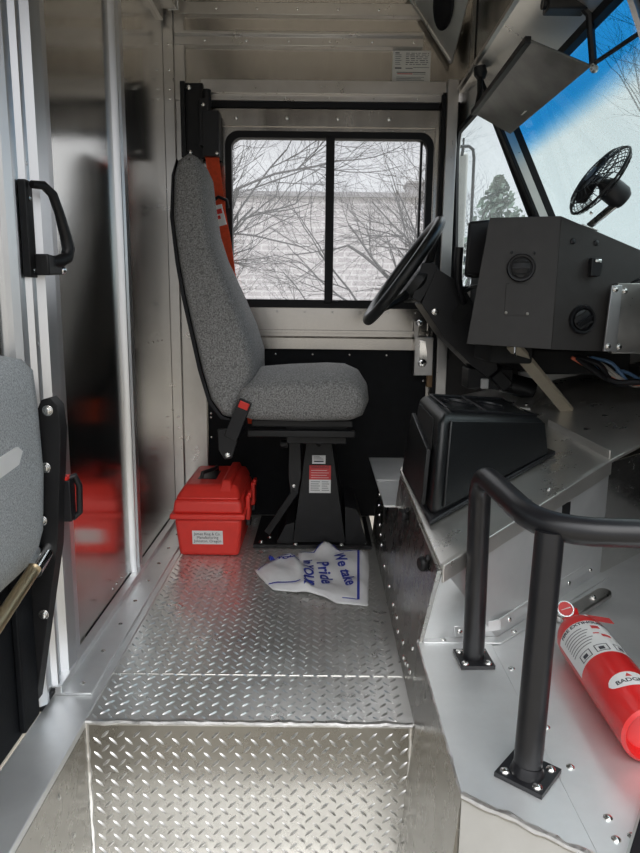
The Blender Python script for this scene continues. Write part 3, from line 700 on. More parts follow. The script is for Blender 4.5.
vs, fs = [V((cx,cy,bh(cx,cy)))], []
for j in range(1, NR+1):
    for a, b in ro:
        t = j/NR; x, y = cx+(a-cx)*t, cy+(b-cy)*t; e = min(1, (1-t)*8)
        vs.append(V((x, y, .0035+(bh(x,y)-.0035)*(.25+.75*e) + .026*math.exp(-((x-.021)/.035)**2)*max(0,(y-1.97)/.082)**2)))
n = len(ro)
for k in range(n): fs.append([0,1+k,1+(k+1) % n])
for j in range(NR-1):
    for k in range(n): fs.append([1+j*n+k,1+j*n+(k+1) % n,1+(j+1)*n+(k+1) % n,1+(j+1)*n+k])
m = MB('bag'); m.add(vs, fs); o = m.build('bag_film', bg_, angle=50); q = o.modifiers.new('thick', 'SOLIDIFY'); q.thickness = .0012; q.offset = -1
from mathutils.bvhtree import BVHTree
tree = BVHTree.FromPolygons(vs, [f[:3] for f in fs]+[[f[0],f[2],f[3]] for f in fs if len(f) == 4])
def bz(x, y):
    h = tree.ray_cast(V((x,y,1)), V((0,0,-1))); return V((x, y, (h[0].z if h[0] else bh(x,y))+.003))
m = MB('blueink')
def bagtext(s_, size, x0, y0, ang, sy=1.9):
    ca, sa = math.cos(ang), math.sin(ang)
    m.text(s_, size, lambda a, b: bz(x0 + (a*sy)*ca - b*sa, y0 + (a*sy)*sa + b*ca), bold=.0012)
bagtext('We take', .046, .077, 1.86, math.radians(-82), 1.45); bagtext('Pride', .050, .018, 1.83, math.radians(-84), 1.5); bagtext('in YOUR', .040, -.030, 1.83, math.radians(-88), 1.4)
bagtext('in YOUR', .022, -.105, 1.93, math.radians(-8), 1.2)
def line(pts, w):
    for p, q in zip(pts, pts[1:]):
        k = max(2, int(math.dist(p, q)/.012)); d_ = V((q[0]-p[0], q[1]-p[1])).normalized(); nx, ny = -d_.y*w/2, d_.x*w/2
        for i in range(k):
            a = [p[0]+(q[0]-p[0])*i/k, p[1]+(q[1]-p[1])*i/k]; b = [p[0]+(q[0]-p[0])*(i+1)/k, p[1]+(q[1]-p[1])*(i+1)/k]
            m.add([bz(a[0]+nx,a[1]+ny),bz(b[0]+nx,b[1]+ny),bz(b[0]-nx,b[1]-ny),bz(a[0]-nx,a[1]-ny)], [[0,1,2,3]])
line([(.108,1.66),(.126,1.99)], .007); line([(.126,1.99),(.07,2.0),(.021,2.085),(-.015,2.0),(-.06,2.0)], .004); line([(.108,1.66),(.065,1.665)], .003)
line([(-.18,1.855),(-.115,1.955),(-.07,1.945)], .004); line([(-.14,1.755),(-.05,1.745)], .005)
m.build('printing', bg_, label='blue lettering and border lines')

# ---- jump seat folded against the bulkhead
js = thing('folding_jump_seat', 'folded light grey fabric jump seat with black side bracket on the left bulkhead', 'jump seat', (-0.50, 0.95, 0.05))
m = MB('jumpcloth'); prof = [(-.538,.35),(-.510,.335),(-.485,.35),(-.470,.40),(-.463,.50),(-.466,.62),(-.470,.675),(-.49,.695),(-.52,.70),(-.538,.695)]
m.loft([inset(prof, y, dl) for y, dl in ((.55,.012),(.56,0),(.8,-.004),(1.06,0),(1.085,.004),(1.095,.012))]); c_ = m.build('cushion', js, angle=60)
m = MB('white'); m.prism([(-.4645,.90,.560),(-.4645,.985,.566),(-.4645,1.00,.556),(-.4645,.985,.538),(-.4645,.90,.530)], (.004,0,0)); m.build('tag', c_, label='white cloth tag')
m = MB('black', 'bolt')
m.prism([(-.480,1.10,.60),(-.470,1.10,.622),(-.455,1.10,.626),(-.443,1.10,.612),(-.440,1.10,.57),(-.458,1.10,.36),(-.515,1.10,.06),(-.532,1.10,.06),(-.520,1.10,.20),(-.505,1.10,.40)], (0,.03,0))
m.use(1)
for x, z in ((-.460,.604),(-.470,.505),(-.482,.41),(-.49,.235)): m.hexbolt((x,1.10,z),(0,-1,0),.0075)
m.build('side_bracket', js, bevel=0.004)
m = MB('blackpanel'); m.box(-.538,-.52,.45,1.10,.0305,.335); m.box(-.52,-.508,1.04,1.10,.04,.34); m.build('lower_panel', js, bevel=0.003)
m = MB('brass', 'chrome'); m.cyl((-.475,.80,.285),(-.478,1.06,.345),.011); m.use(1); m.cyl((-.478,1.045,.341),(-.479,1.105,.356),.015); m.build('support_rod', js, label='brass-coloured rod with a chrome end fitting')
m = MB('plastic', 'button'); m.box(-.458,-.440,1.125,1.150,.40,.475); m.tube([(-.449,1.14,.475),(-.438,1.145,.48),(-.432,1.15,.46),(-.434,1.15,.41),(-.446,1.145,.40)],.006,8); m.use(1); m.box(-.456,-.444,1.126,1.148,.475,.482); m.build('belt_buckle', js, bevel=0.004, label='black buckle with a red top')

# ---- pull handle on the bulkhead stile
h = thing('pull_handle', 'black looped pull handle screwed to the left door stile above the jump seat', 'handle', (-0.52, 1.21, 0.84))
m = MB('black', 'bolt'); m.box(-.532,-.518,1.205,1.233,.828,.995); m.use(1); m.dome((-.518,1.219,.965),(1,0,0),.005); m.dome((-.518,1.219,.84),(1,0,0),.005); m.build('mounting_plate', h, bevel=0.002)
m = MB('black'); m.tube([(-.512,1.217,.988),(-.500,1.238,.990),(-.492,1.257,.978),(-.488,1.272,.950),(-.485,1.290,.910),(-.483,1.297,.885),(-.485,1.290,.868),(-.492,1.270,.860),(-.503,1.250,.858)], [.007,.008,.009,.009,.011,.012,.012,.012,.010], 10); m.build('grip', h)
m = MB('black', 'chrome'); m.prism([(-.518,1.222,.832),(-.518,1.285,.836),(-.518,1.285,.868),(-.518,1.222,.870)], (.026,0,0)); m.use(1); m.lathe([(.008,0),(.008,.012),(.005,.013)], (-.498,1.285,.845), (.5,.86,0), 14); m.build('lock_housing', h, bevel=0.004, label='black housing with a chrome lock cylinder')

# ---- dashboard
ds = thing('dashboard', 'charcoal metal dashboard box with round air vents above the engine cover', 'dashboard', (0.6, 1.8, 0.68))
m = MB('dash', 'plastic')
L0, L1 = [(.372,1.70,.693),(.575,1.655,.684)], [(.575,1.655,1.004),(.414,1.70,1.004)]
m.hexa([(.372,1.70,.693),(.575,1.655,.684),(.575,1.655,1.004),(.414,1.70,1.004)], [(.452,1.97,.693),(.575,1.97,.684),(.575,1.97,1.004),(.498,1.97,1.004)])
m.hexa([(.5751,1.655,.684),(.90,1.72,.672),(.90,1.72,.895),(.5751,1.655,1.004)], [(.5751,2.18,.684),(.90,2.18,.672),(.90,2.18,.895),(.5751,2.18,1.004)])
def onL(x, o=0): return V((x, 1.70-.045*(x-.41)/(.165)*(1), 0)) if False else V((x, 1.655+(0.575-x)*.045/.185-o, 0))
def onR(x, o=0): return V((x, 1.655+(x-.575)*.2-o, 0))
m.use(1)
for x, z in ((.468,.920),(.520,.918),(.465,.842),(.508,.840)): p = onL(x); m.dome((x,p.y,z),(0,-1,0),.004)
for x, z in ((.610,.946),(.672,.944)): p = onR(x); m.dome((x,p.y,z),(.2,-1,0),.008)
m.build('housing', ds, bevel=0.004)
for x, z, r, f, rot in ((.492,.882,.034,onL,0), (.650,.758,.036,onR,.5)):
    p = f(x); nrm = V((-.24,-1,0)) if f is onL else V((.2,-1,0)); nrm.normalize(); c = V((x,p.y,z))
    m = MB('plastic', 'dark'); m.lathe([(r,-.002),(r,.006),(r*.93,.010),(r*.80,.009),(r*.76,.001),(.002,.001)], c, nrm, 32, True, False)
    u = V((1,0,0)); u = (u-nrm*u.dot(nrm)).normalized(); w_ = nrm.cross(u); u, w_ = u*math.cos(rot)+w_*math.sin(rot), w_*math.cos(rot)-u*math.sin(rot)
    m.lathe([(r*.70,.001),(r*.66,.007),(r*.45,.010),(.002,.011)], c, nrm, 28, False, False)
    m.use(1)
    for k in (-.42, 0, .42): m.obox(c+w_*r*k*1.0+nrm*.0095, u, w_, nrm, r*.55, r*.05, .002)
    m.use(0); m.obox(c+nrm*.012, u, w_, nrm, r*.6, r*.06, .004); m.build('air_vent', ds)
m = MB('dash', 'greyw'); a, b = onL(.462), onL(.522)
m.hexa([(.460,onL(.460).y-.0025,.768),(.518,onL(.518).y-.0025,.766),(.518,onL(.518).y-.0025,.842),(.460,onL(.460).y-.0025,.844)], [(.460,onL(.460).y,.768),(.518,onL(.518).y,.766),(.518,onL(.518).y,.842),(.460,onL(.460).y,.844)]); m.use(1)
for x, z in ((.463,.773),(.513,.771)): m.dome((x,onL(x).y-.0025,z),(0,-1,0),.004)
m.build('access_plate', ds)
m = MB('plastic', 'bolt'); p = onR(.665); c = V((.668,p.y,.885)); m.prism([c+V((-.012,0,-.022)),c+V((.012,.002,-.022)),c+V((.018,.003,.005)),c+V((.012,.002,.022)),c+V((-.012,0,.022))], (0,-.022,0)); m.use(1); m.obox(c+V((.004,-.0225,.015)),(1,0,0),(0,1,0),(0,0,1),.008,.002,.004); m.build('switch_knob', ds, bevel=0.004)
m = MB('plastic'); m.hexa([(.392,1.86,.875),(.455,1.86,.870),(.475,2.02,.870),(.425,2.02,.875)], [(.396,1.86,1.015),(.458,1.86,1.022),(.490,2.02,1.022),(.432,2.02,1.018)]); m.build('gauge_hood', ds, bevel=0.008)
m = MB('dark'); m.box(.52,.90,2.18,2.36,.70,.98); m.box(.45,.56,1.75,1.95,.64,.69); m.box(.60,.88,1.88,2.15,.60,.67); m.build('cluster_housing', ds, bevel=0.006)
m = MB('beige'); m.beam((.500,1.73,.690),(.725,1.915,.492),.012,.034,(0.3,-.8,.5)); m.build('support_strut', ds, label='beige painted diagonal strut')
m = MB('chrome'); m.tube([(.497,1.70,.692),(.497,1.70,.672),(.502,1.705,.664)],.003,6); m.build('hook', ds)
eb = thing('electrical_box', 'bare aluminium box with a bolted side flange on the right of the dashboard', 'box', (0.75, 1.6, 0.69))
m = MB('rail', 'rubber'); m.hexa([(.728,1.660,.676),(.93,1.660,.676),(.93,1.724,.676),(.728,1.6845,.676)],[(.728,1.660,.848),(.93,1.660,.848),(.93,1.724,.848),(.728,1.6845,.848)]); m.use(1); m.tube([(.77,1.68,.848),(.785,1.675,.858),(.81,1.68,.856)],.004,8); m.build('cover', eb, bevel=0.003)
m = MB('stile', 'bolt'); m.hexa([(.704,1.652,.682),(.736,1.652,.680),(.736,1.652,.842),(.711,1.652,.842)], [(.704,1.6595,.682),(.736,1.6595,.680),(.736,1.6595,.842),(.711,1.6595,.842)]); m.use(1)
for x, z in ((.720,.832),(.714,.693)): m.hexbolt((x,1.652,z),(0,-1,0),.006)
for x, z in ((.747,.829),(.745,.692)): m.hexbolt((x,1.660,z),(0,-1,0),.006)
m.build('side_flange', eb, bevel=0.001)
# wiring under the dash
wh = thing('wiring_harness', 'bundle of blue, orange and grey wires hanging under the electrical box', 'wires', (0.85, 1.75, 0.6))
random.seed(11)
for i, mt in enumerate(('greyw','bluew','orange','greyw','bluew','rubber','rubber','rubber')):
    x0 = .70+random.uniform(0,.06); pts = [(x0-.02, 1.80, .655)]
    for k in range(6):
        t = (k+1)/6; pts.append((x0+.24*t, 1.82-.10*t+random.uniform(-.02,.02), .650-.06*math.sin(t*2.6)+random.uniform(-.015,.015)))
    P = [V(q) for q in pts]; sm = []
    for k in range(len(P)-1):
        for s_ in range(4):
            t = s_/4; a = P[max(0,k-1)]; b = P[k]; c = P[k+1]; e = P[min(len(P)-1,k+2)]
            sm.append(.5*((2*b)+(c-a)*t+(2*a-5*b+4*c-e)*t*t+(3*b-a-3*c+e)*t**3))
    m = MB(mt); m.tube(sm, .005 if mt != 'rubber' else .008, 7); m.build('wire', wh)
m = MB('orange'); m.box(.84,.88,1.70,1.73,.610,.640); m.build('connector', wh, bevel=0.003)

# ---- steering wheel and column
sw = thing('steering_wheel', 'black four-spoke steering wheel on its tilted column in front of the driver seat', 'steering wheel', (0.5, 2.1, 0.58))
ax = V((-.818,0,.575)); e1 = V((.575,0,.818)); e2 = V((0,1,0)); wc = V((.252,2.10,.893)); RW = .182
m = MB('vinyl'); m.tube([wc+(e1*math.cos(t)+e2*math.sin(t))*RW for t in [2*math.pi*k/64 for k in range(64)]], .0168, 12, True); m.build('rim', sw)
for k in range(4):
    t = math.radians(35+(0,110,180,290)[k]); dd = e1*math.cos(t)+e2*math.sin(t); m = MB('vinyl')
    m.tube([wc-ax*.05+dd*.03, wc-ax*.042+dd*.08, wc-ax*.02+dd*.14, wc+dd*(RW-.004)], [.018,.014,.011,.010], 8); m.build('spoke', sw)
m = MB('vinyl'); m.lathe([(.002,-.020),(.05,-.024),(.068,-.035),(.072,-.06),(.055,-.085)], wc, ax, 28); m.build('hub', sw)
m = MB('plastic', 'bolt', 'dark')
m.prism([(.300,2.035,.915),(.335,2.035,.918),(.352,2.035,.893),(.300,2.035,.800),(.275,2.035,.812)], (0,.13,0))
m.prism([(.345,2.03,.900),(.425,2.03,.852),(.520,2.03,.700),(.545,2.03,.600),(.515,2.03,.575),(.47,2.03,.605),(.375,2.03,.695),(.302,2.03,.795)], (0,.14,0))
m.use(1); m.lathe([(.011,0),(.011,.004),(.008,.006)], (.344,2.03,.772), (0,-1,0)); m.use(2)
sl = [(.400,.775),(.395,.752),(.408,.737),(.430,.742),(.455,.785),(.452,.806),(.43,.812)]
m.prism([(x,2.0295,z) for x,z in sl], (0,-.002,0)); m.build('column_shroud', sw, bevel=0.010, seg=3)
m = MB('plastic', 'bluew'); m.tube([(.430,2.02,.80),(.412,1.99,.825),(.398,1.965,.865),(.392,1.955,.905),(.393,1.952,.955)], [.008,.009,.011,.013,.013], 10); m.tube([(.43,2.04,.83),(.445,2.0,.845),(.47,1.99,.85)],.006,8); m.use(1); m.cyl((.41,1.955,.915),(.411,1.955,.93),.002); m.build('signal_lever', sw)
m = MB('black', 'white'); m.tube([(.515,2.10,.61),(.58,2.10,.555),(.68,2.10,.53)],.035,10); m.box(.46,.60,2.05,2.15,.535,.60); m.obox((.56,2.04,.565),(.7,0,-.7),(0,1,0),(.7,0,.7),.03,.015,.02); m.use(1); m.box(.497,.520,2.03,2.048,.538,.570); m.build('lower_column', sw, bevel=0.004)

# ---- sun visor
sv = thing('sun_visor', 'smoky grey sun visor board hanging from the header over the windshield', 'sun visor', (0.5, 1.95, 1.45))
A_, B_, C_, D_ = V((.450,2.10,1.352)), V((.472,1.65,1.388)), V((.598,1.60,1.318)), V((.546,2.05,1.285))
nv = (B_-A_).cross(D_-A_).normalized(); nv = nv if nv.z > 0 else -nv
m = MB('visor'); m.hexa([A_,B_,C_,D_], [q+nv*.006 for q in (A_,B_,C_,D_)]); vo = m.build('board', sv, bevel=0.002)
m = MB('black'); m.beam(A_-V((.004,0,-.004)), B_-V((.004,0,-.004)), .016, .016); m.build('hinge_rail', sv, bevel=0.002)
m = MB('paper'); nn = -nv*.0008; f = lambda u, v: (A_.lerp(B_, u)).lerp(D_.lerp(C_, u), v)+nn
m.hexa([f(.20,.60),f(.27,.60),f(.36,.84),f(.29,.84)], [q+nn for q in (f(.20,.60),f(.27,.60),f(.36,.84),f(.29,.84))]); m.build('sticker', vo, label='pale sticker')
m = MB('black'); m.lathe([(.018,0),(.02,.02),(.012,.035)], (.462,2.12,1.49), (.2,0,-.95), 14); m.tube([(.464,2.12,1.48),(.462,2.10,1.41),(.452,2.085,1.36)],.008,8); m.build('hinge_mount', sv)
m = MB('black', 'bolt'); m.tube([C_+V((.003,-.005,.004)), V((.586,1.60,1.425)), V((.57,1.60,1.44))], .009, 8); m.tube([C_+V((.003,-.008,.004)), V((.632,1.45,1.330))],.005,8); m.use(1); m.lathe([(.009,0),(.011,.006),(.006,.012)], C_+V((.004,-.006,-.004)), (0,-1,-.3), 12); m.build('pivot_arm', sv)
vb = thing('wiper_motor_cover', 'black box fixed to the header above the sun visor pivot arm', 'cover', (0.56, 1.70, 1.47))
m = MB('black'); m.box(.490,.580,1.585,1.63,1.432,1.468); m.build('box_body', vb, bevel=0.004)
m = MB('black'); m.cyl((.492,1.607,1.450),(.482,1.607,1.450),.013); m.build('end_cap', vb)

# ---- dash fan
fn = thing('dash_fan', 'small black wire-caged fan on a chrome bracket on top of the dashboard', 'fan', (0.66, 1.69, 0.98))
fc = V((.648,1.635,1.085)); fa = V((-.83,-.05,.56)).normalized()   # blows towards the driver
fu = fa.cross(V((0,0,1))).normalized(); fv = fu.cross(fa).normalized()
RF = .090; m = MB('black')
prof = [(.016,.020),(.033,.020),(.053,.018),(.072,.012),(.086,.003),(RF,-.006),(.086,-.015),(.068,-.021),(.045,-.025)]
for k in range(36):
    t = 2*math.pi*k/36; sk = .5
    m.tube([fc+fa*h_+(fu*math.cos(t+sk*(1-r_/RF))+fv*math.sin(t+sk*(1-r_/RF)))*r_ for r_, h_ in prof], .0011, 4)
for r_, h_, th in ((RF,-.006,.0030),(.074,.011,.0014),(.045,.019,.0014),(.068,-.021,.0014)):
    m.tube([fc+fa*h_+(fu*math.cos(2*math.pi*k/48)+fv*math.sin(2*math.pi*k/48))*r_ for k in range(48)], th, 6, True)
m.lathe([(.018,0),(.018,.003)], fc+fa*.019, fa, 18); m.build('cage', fn)
for k in range(4):
    m = MB('plastic'); t = math.pi/2*k; a = fu*math.cos(t)+fv*math.sin(t); b = fv*math.cos(t)-fu*math.sin(t)
    pts = [(a*.012+b*.006, .0),(a*.03+b*.022,.008),(a*.056+b*.030,.008),(a*.067+b*.008,.002),(a*.062-b*.014,-.006),(a*.035-b*.012,-.006),(a*.012-b*.006,-.003)]
    m.hexa([fc+p_+fa*h_ for p_, h_ in pts], [fc+p_+fa*(h_+.0015) for p_, h_ in pts]); m.build('blade', fn)
m = MB('plastic'); m.lathe([(.010,.006),(.014,-.018),(.024,-.028),(.029,-.036),(.029,-.070),(.022,-.082)], fc, fa, 24); m.build('motor', fn)
m = MB('chrome', 'bolt'); b0 = V((.655,1.69,.981)); m.beam(b0+V((-.02,0,.0067)), b0+V((.02,0,-.0067)), .028, .004); m.beam(b0+V((0,0,.002)), fc-fa*.06+V((0,0,-.02)), .022, .005, (1,0,0)); m.use(1); m.dome(b0+V((.004,-.004,.035)),(0,-1,.2),.005); m.build('bracket', fn, bevel=0.001)

# ---- speaker in the upper corner
sp = thing('corner_speaker', 'oval black speaker in a triangular aluminium corner panel above the driver door', 'speaker', (0.39, 2.35, 1.65))
a, b, c = V((.275,2.40,1.80)), V((.452,2.17,1.80)), V((.425,2.385,1.590))
nr = (b-a).cross(c-a).normalized(); nr = nr if nr.y < 0 else -nr
m = MB('cover'); m.hexa([a,b,c], [q-nr*.008 for q in (a,b,c)]); m.beam(a+nr*.002, c+nr*.002, .008, .006, nr); m.beam(b+nr*.002, c+nr*.002, .008, .006, nr); m.build('panel', sp, bevel=0.001)
ctr = (a+b)*.36+c*.28; u1 = (c-(a+b)/2).normalized(); u1 = (u1*.9+(a-b).normalized()*.30).normalized(); u2 = nr.cross(u1)
m = MB('rubber'); P = [[ctr+(u1*math.cos(t)*.078*s_+u2*math.sin(t)*.040*s_)+nr*h_ for t in [2*math.pi*k/32 for k in range(32)]] for s_, h_ in ((1,.001),(1,.006),(.9,.009),(.86,.006),(.5,.007),(.05,.008))]; m.loft(P); m.build('grille', sp)

# ---- information placard
ip = thing('information_sticker', 'grey printed notice sticker on the wall at the top right of the window', 'sticker', (0.30, WY, 1.54))
m = MB('paper'); m.box(.232,.360,WY-.0035,WY-.0005,1.535,1.637); m.build('sheet', ip)
m = MB('ink', 'greyink', 'redink'); random.seed(3)
def bar(x0, x1, z, h_, k): m.use(k); m.box(x0, x1, WY-.0042, WY-.0034, z, z+h_)
for i, z in enumerate((1.628,1.6225,1.617,1.611,1.605,1.599,1.593)):
    bar(.240,.240+random.uniform(.012,.022),z,.0028 if i == 0 else .0018,0 if i == 0 else 1)
    x = .276
    while x < .350:
        w_ = random.uniform(.006,.018); bar(x, min(x+w_,.354), z, .002, random.choice((0,1,1))); x += w_+random.uniform(.002,.006)
bar(.240,.262,1.580,.004,0); bar(.276,.300,1.580,.003,1); bar(.302,.356,1.584,.0012,0)
bar(.246,.344,1.568,.002,0); bar(.248,.300,1.563,.0025,2); bar(.302,.344,1.563,.0018,1)
for k in range(4): bar(.246,.340-.01*(k % 2),1.553-.005*k,.0016,1)
m.build('printing', ip)

# ---- driver console tray
ct = thing('console_tray', 'black moulded plastic console with cup holders and side pocket on the engine cover', 'console', (0.35, 1.5, 0.36))
def fz(x, y, o=.0): return V((x, y, shz(x,y)+o))
base = [fz(.232,1.300,.003),fz(.556,1.545,.003),fz(.500,1.80,.003),(fz(.222,1.660,.003))]
top = [V((.250,1.345,.568)),V((.548,1.570,.520)),V((.492,1.77,.545)),V((.246,1.63,.572))]
m = MB('vinyl'); m.hexa(base, top); m.build('body', ct, bevel=0.022, seg=4)
m = MB('plastic'); cB = sum(base, V((0,0,0)))/4
m.hexa([cB+(q-cB)*1.05 for q in base], [cB+(q-cB)*1.05+V((0,0,.012)) for q in base]); m.build('base_rim', ct, bevel=0.004)
def face(p0, p1, p2, p3, u, v): return p0.lerp(p1, u).lerp(p3.lerp(p2, u), v)
nf = (base[1]-base[0]).cross(top[0]-base[0]).normalized(); nf = nf if nf.y < 0 else -nf
m = MB('vinyl'); q = [face(base[0],base[1],top[1],top[0],u,v) for u, v in ((.07,.10),(.95,.14),(.95,.93),(.07,.94))]; m.hexa(q, [k+nf*.006 for k in q]); m.build('front_panel', ct, bevel=0.004, seg=3)
nl = V((-1,0,.05)).normalized(); m = MB('vinyl', 'dark'); q = [face(base[3],base[0],top[0],top[3],u,v) for u, v in ((.06,.08),(.84,.08),(.84,.62),(.06,.78))]; m.hexa([k+nl*.004 for k in q], [k+nl*.014 for k in q])
m.use(1); q = [face(base[3],base[0],top[0],top[3],u,v) for u, v in ((.10,.70),(.80,.60),(.78,.90),(.16,.92))]; m.hexa(q, [k+nl*.004 for k in q]); m.build('side_pocket', ct, bevel=0.003)
nt = (top[1]-top[0]).cross(top[3]-top[0]).normalized(); nt = nt if nt.z > 0 else -nt
for u, v, r in ((.28,.55,.040),(.62,.52,.034)):
    m = MB('plastic', 'dark'); p = face(*top,u,v); m.lathe([(r,-.001),(r,.006),(r*.88,.007),(r*.84,.002)], p, nt, 28, True, False); m.use(1); m.lathe([(r*.83,.0012),(.002,.0014)], p, nt, 28, False, False); m.build('cup_holder', ct)
m = MB('plastic'); e = [face(*top,u,v) for u, v in ((.10,.12),(.94,.14),(.94,.9),(.10,.9))]; m.tube([k+nt*.002 for k in e], .004, 8, True); m.tube([face(*top,.45,.15)+nt*.002, face(*top,.45,.9)+nt*.002], .004, 8); m.build('tray_rim', ct)

# ---- handrail
hr = thing('handrail', 'black tubular grab rail on two bolted posts standing on the side deck', 'handrail', (0.29, 0.97, PZ))
def arc(a, b, c, r, n=7):
    a, b, c = V(a), V(b), V(c); d1, d2 = (a-b).normalized(), (c-b).normalized(); p, q = b+d1*r, b+d2*r
    return [(p*(1-t)**2+b*2*t*(1-t)+q*t*t) for t in [k/n for k in range(n+1)]]
pA, k1, k2, pE = (.288,1.125,PZ+.004), (.284,1.13,.500), (.302,.848,.488), (.66,.80,.500)
path = [V(pA)] + arc(pA, k1, k2, .055) + arc(k1, k2, pE, .085) + [V((.60,.808,.498)), V((.66,.80,.495))]
m = MB('satin'); m.tube(path + [V((.70,.80,.47)), V((.71,.80,PZ+.004))], .0195, 20); m.build('rail_tube', hr, angle=50)
m = MB('satin'); m.cyl((.293,.818,PZ+.004), (.314,.858,.484), .0195, 20); m.lathe([(.024,0),(.022,.008),(.0195,.014)], (.293,.818,PZ+.008), (.1,.05,1), 20, False, False); m.build('post', hr)
for cx_, cy_, rot, hs in ((.288,1.122,0.05,.031), (.295,.820,.86,.034), (.71,.80,0,.038)):
    m = MB('satin', 'bolt'); ux, uy = V((math.cos(rot),math.sin(rot),0)), V((-math.sin(rot),math.cos(rot),0)); c = V((cx_,cy_,PZ+.006))
    m.obox(c, ux, uy, (0,0,1), hs, hs, .0035); m.use(1)
    for i, j in ((-1,-1),(1,-1),(1,1),(-1,1)): m.dome(c+ux*i*hs*.68+uy*j*hs*.68+V((0,0,.0035)), (0,0,1), .0075)
    m.build('base_plate', hr)

# ---- fire extinguisher
fe = thing('fire_extinguisher', 'red fire extinguisher with white label lying on the front deck behind the handrail', 'fire extinguisher', (0.47, 1.0, PZ+.002))
p0, p1 = V((.478,.842,.188)), V((.486,1.190,.188)); fa = (p1-p0).normalized(); RE = .0450
m = MB('redpaint'); m.lathe([(.030,.022),(.034,.020),(.037,.003),(.040,0),(RE,.004),(RE,.27),(RE*.97,.285),(RE*.85,.300),(RE*.6,.316),(.016,.322),(.015,.335)], p0, fa, 40); m.build('cylinder', fe, angle=30)
fu = fa.cross(V((0,0,1))).normalized(); fw_ = fu.cross(fa).normalized()
def wrap(arc_, t, o=.0006):   # arc_ in metres round the body from its top, t along the axis
    a = arc_/RE; return p0+fa*t+(fu*math.sin(a)+fw_*math.cos(a))*(RE+o)
def patch(m, a0, a1, t0, t1, o):
    n = max(2, int(abs(a1-a0)/.006)); vs, fs = [], []
    for i in range(n+1):
        a = a0+(a1-a0)*i/n; vs += [wrap(a,t0,o), wrap(a,t1,o)]
    for i in range(n): fs.append([2*i,2*i+2,2*i+3,2*i+1])
    m.add(vs, fs)
m = MB('white', 'ink', 'redink', 'greyink'); patch(m, -.075, .068, .155, .262, .0004); m.use(1)
lt = lambda a0, t0: (lambda x, y: wrap(a0+x, t0+y, .0010))
m.text('FIRE EXTINGUISHER', .0118, lt(-.008,.2545), bold=.0004)
m.use(3)
for k in range(7): patch(m, -.062, -.020+.004*(k % 3), .190+.008*k, .1925+.008*k, .0010)
for k in range(3): patch(m, .026, .052-.004*k, .20+.013*k, .203+.013*k, .0010)
m.use(2); patch(m, -.004, .010, .232, .243, .0010); patch(m, .004,.020,.205,.214,.0010); patch(m, -.008,.002,.214,.218,.0010)
m.use(1)
for a in (-.052,-.022,.010):
    for b0, b1, t0, t1 in ((a,a+.022,.160,.1615),(a,a+.022,.1785,.180),(a,a+.0015,.160,.180),(a+.0205,a+.022,.160,.180),(a+.006,a+.015,.164,.173)): patch(m, b0, b1, t0, t1, .0010)
m.build('label', fe, label='white instruction label')
m = MB('white', 'ink', 'redink'); 
for k in range(20):
    a0, a1 = -.005-.036+.072*k/20, -.005-.036+.072*(k+1)/20
    h0_, h1_ = (.018*math.sqrt(max(0, 1-((a+.005)/.036)**2)) for a in (a0, a1))
    m.add([wrap(a0,.076-h0_,.0006),wrap(a1,.076-h1_,.0006),wrap(a1,.076+h1_,.0006),wrap(a0,.076+h0_,.0006)], [[0,1,2,3]])
m.use(1); m.text('BADGER', .0125, lt(-.005,.0715), bold=.0003); m.use(2); m.add([wrap(-.010,.081,.001),wrap(.0,.081,.001),wrap(-.005,.090,.001)], [[0,1,2]]); m.build('badge', fe, label='white oval badge with dark lettering')
m = MB('redpaint', 'bolt'); q = p0+fa*.325; m.use(1); m.lathe([(.014,0),(.014,.03),(.010,.045)], q, fa, 16); m.use(0)
m.obox(q+fa*.012+fw_*.004, fa, fu, fw_, .016, .013, .010); m.prism([q+fa*.0+fu*.014+fw_*.008, q+fa*.035+fu*.018+fw_*.020, q+fa*.035+fu*.004+fw_*.022, q-fa*.005+fu*.002+fw_*.012], fw_*.004); m.build('valve_head', fe, bevel=0.003)
m = MB('bolt', 'redink', 'white'); g = q+fa*.022-fu*.010+fw_*.026; gn = (fw_*.7-fa*.7-fu*.05).normalized(); m.lathe([(.015,-.008),(.017,0),(.016,.003)], g, gn, 22); m.use(1); m.lathe([(.0138,.0032),(.001,.0036)], g, gn, 22, False, True); m.use(2); m.obox(g+gn*.004,(1,0,.3),(0,1,0),gn,.009,.0018,.0004); m.build('pressure_gauge', fe, label='round gauge with a pink-red dial')
m = MB('white', 'redink'); t0 = q+fu*.022+fw_*.012+fa*.004; m.lathe([(.010,0),(.012,.003),(.008,.006)], t0, (fw_-fa*.6), 14); m.use(1); m.prism([t0+V((.006,.0,.002)),t0+V((.062,.012,-.012)),t0+V((.060,.030,-.010)),t0+V((.006,.016,.004))], (0,0,.0012)); m.build('inspection_tag', fe, label='dark red paper tag on a white seal')
m = MB('rubber'); m.tube([q+fa*.01+fu*.014, q+fa*.03+fu*.03+fw_*.006, q+fa*.012+fu*.040+fw_*.004],.004,8); m.build('pull_pin', fe)
br = thing('extinguisher_bracket', 'rounded aluminium mounting strap bolted to the engine cover base behind the fire extinguisher', 'bracket', (0.58, 1.32, PZ))
m = MB('rail', 'bolt'); a, b = V((.50,1.275,PZ+.008)), V((.625,1.36,PZ+.030)); m.beam(a, b, .034, .012); m.lathe([(.017,-.006),(.017,.006)], b, (-.12,-.08,1), 20); m.build('strap', br, bevel=0.003)
for t in (.2,.75): m = MB('bolt'); m.hexbolt(a.lerp(b,t)+V((0,0,.006)), (-.12,-.08,1), .007); m.build('bolt', br)
dt = thing('door_track', 'black door track section at the bottom right corner of the front deck', 'door track', (0.42, 0.68, PZ))
m = MB('rubber'); m.beam((.372,.660,PZ+.012),(.47,.80,PZ+.012),.02,.022); m.build('track_channel', dt, bevel=0.002)
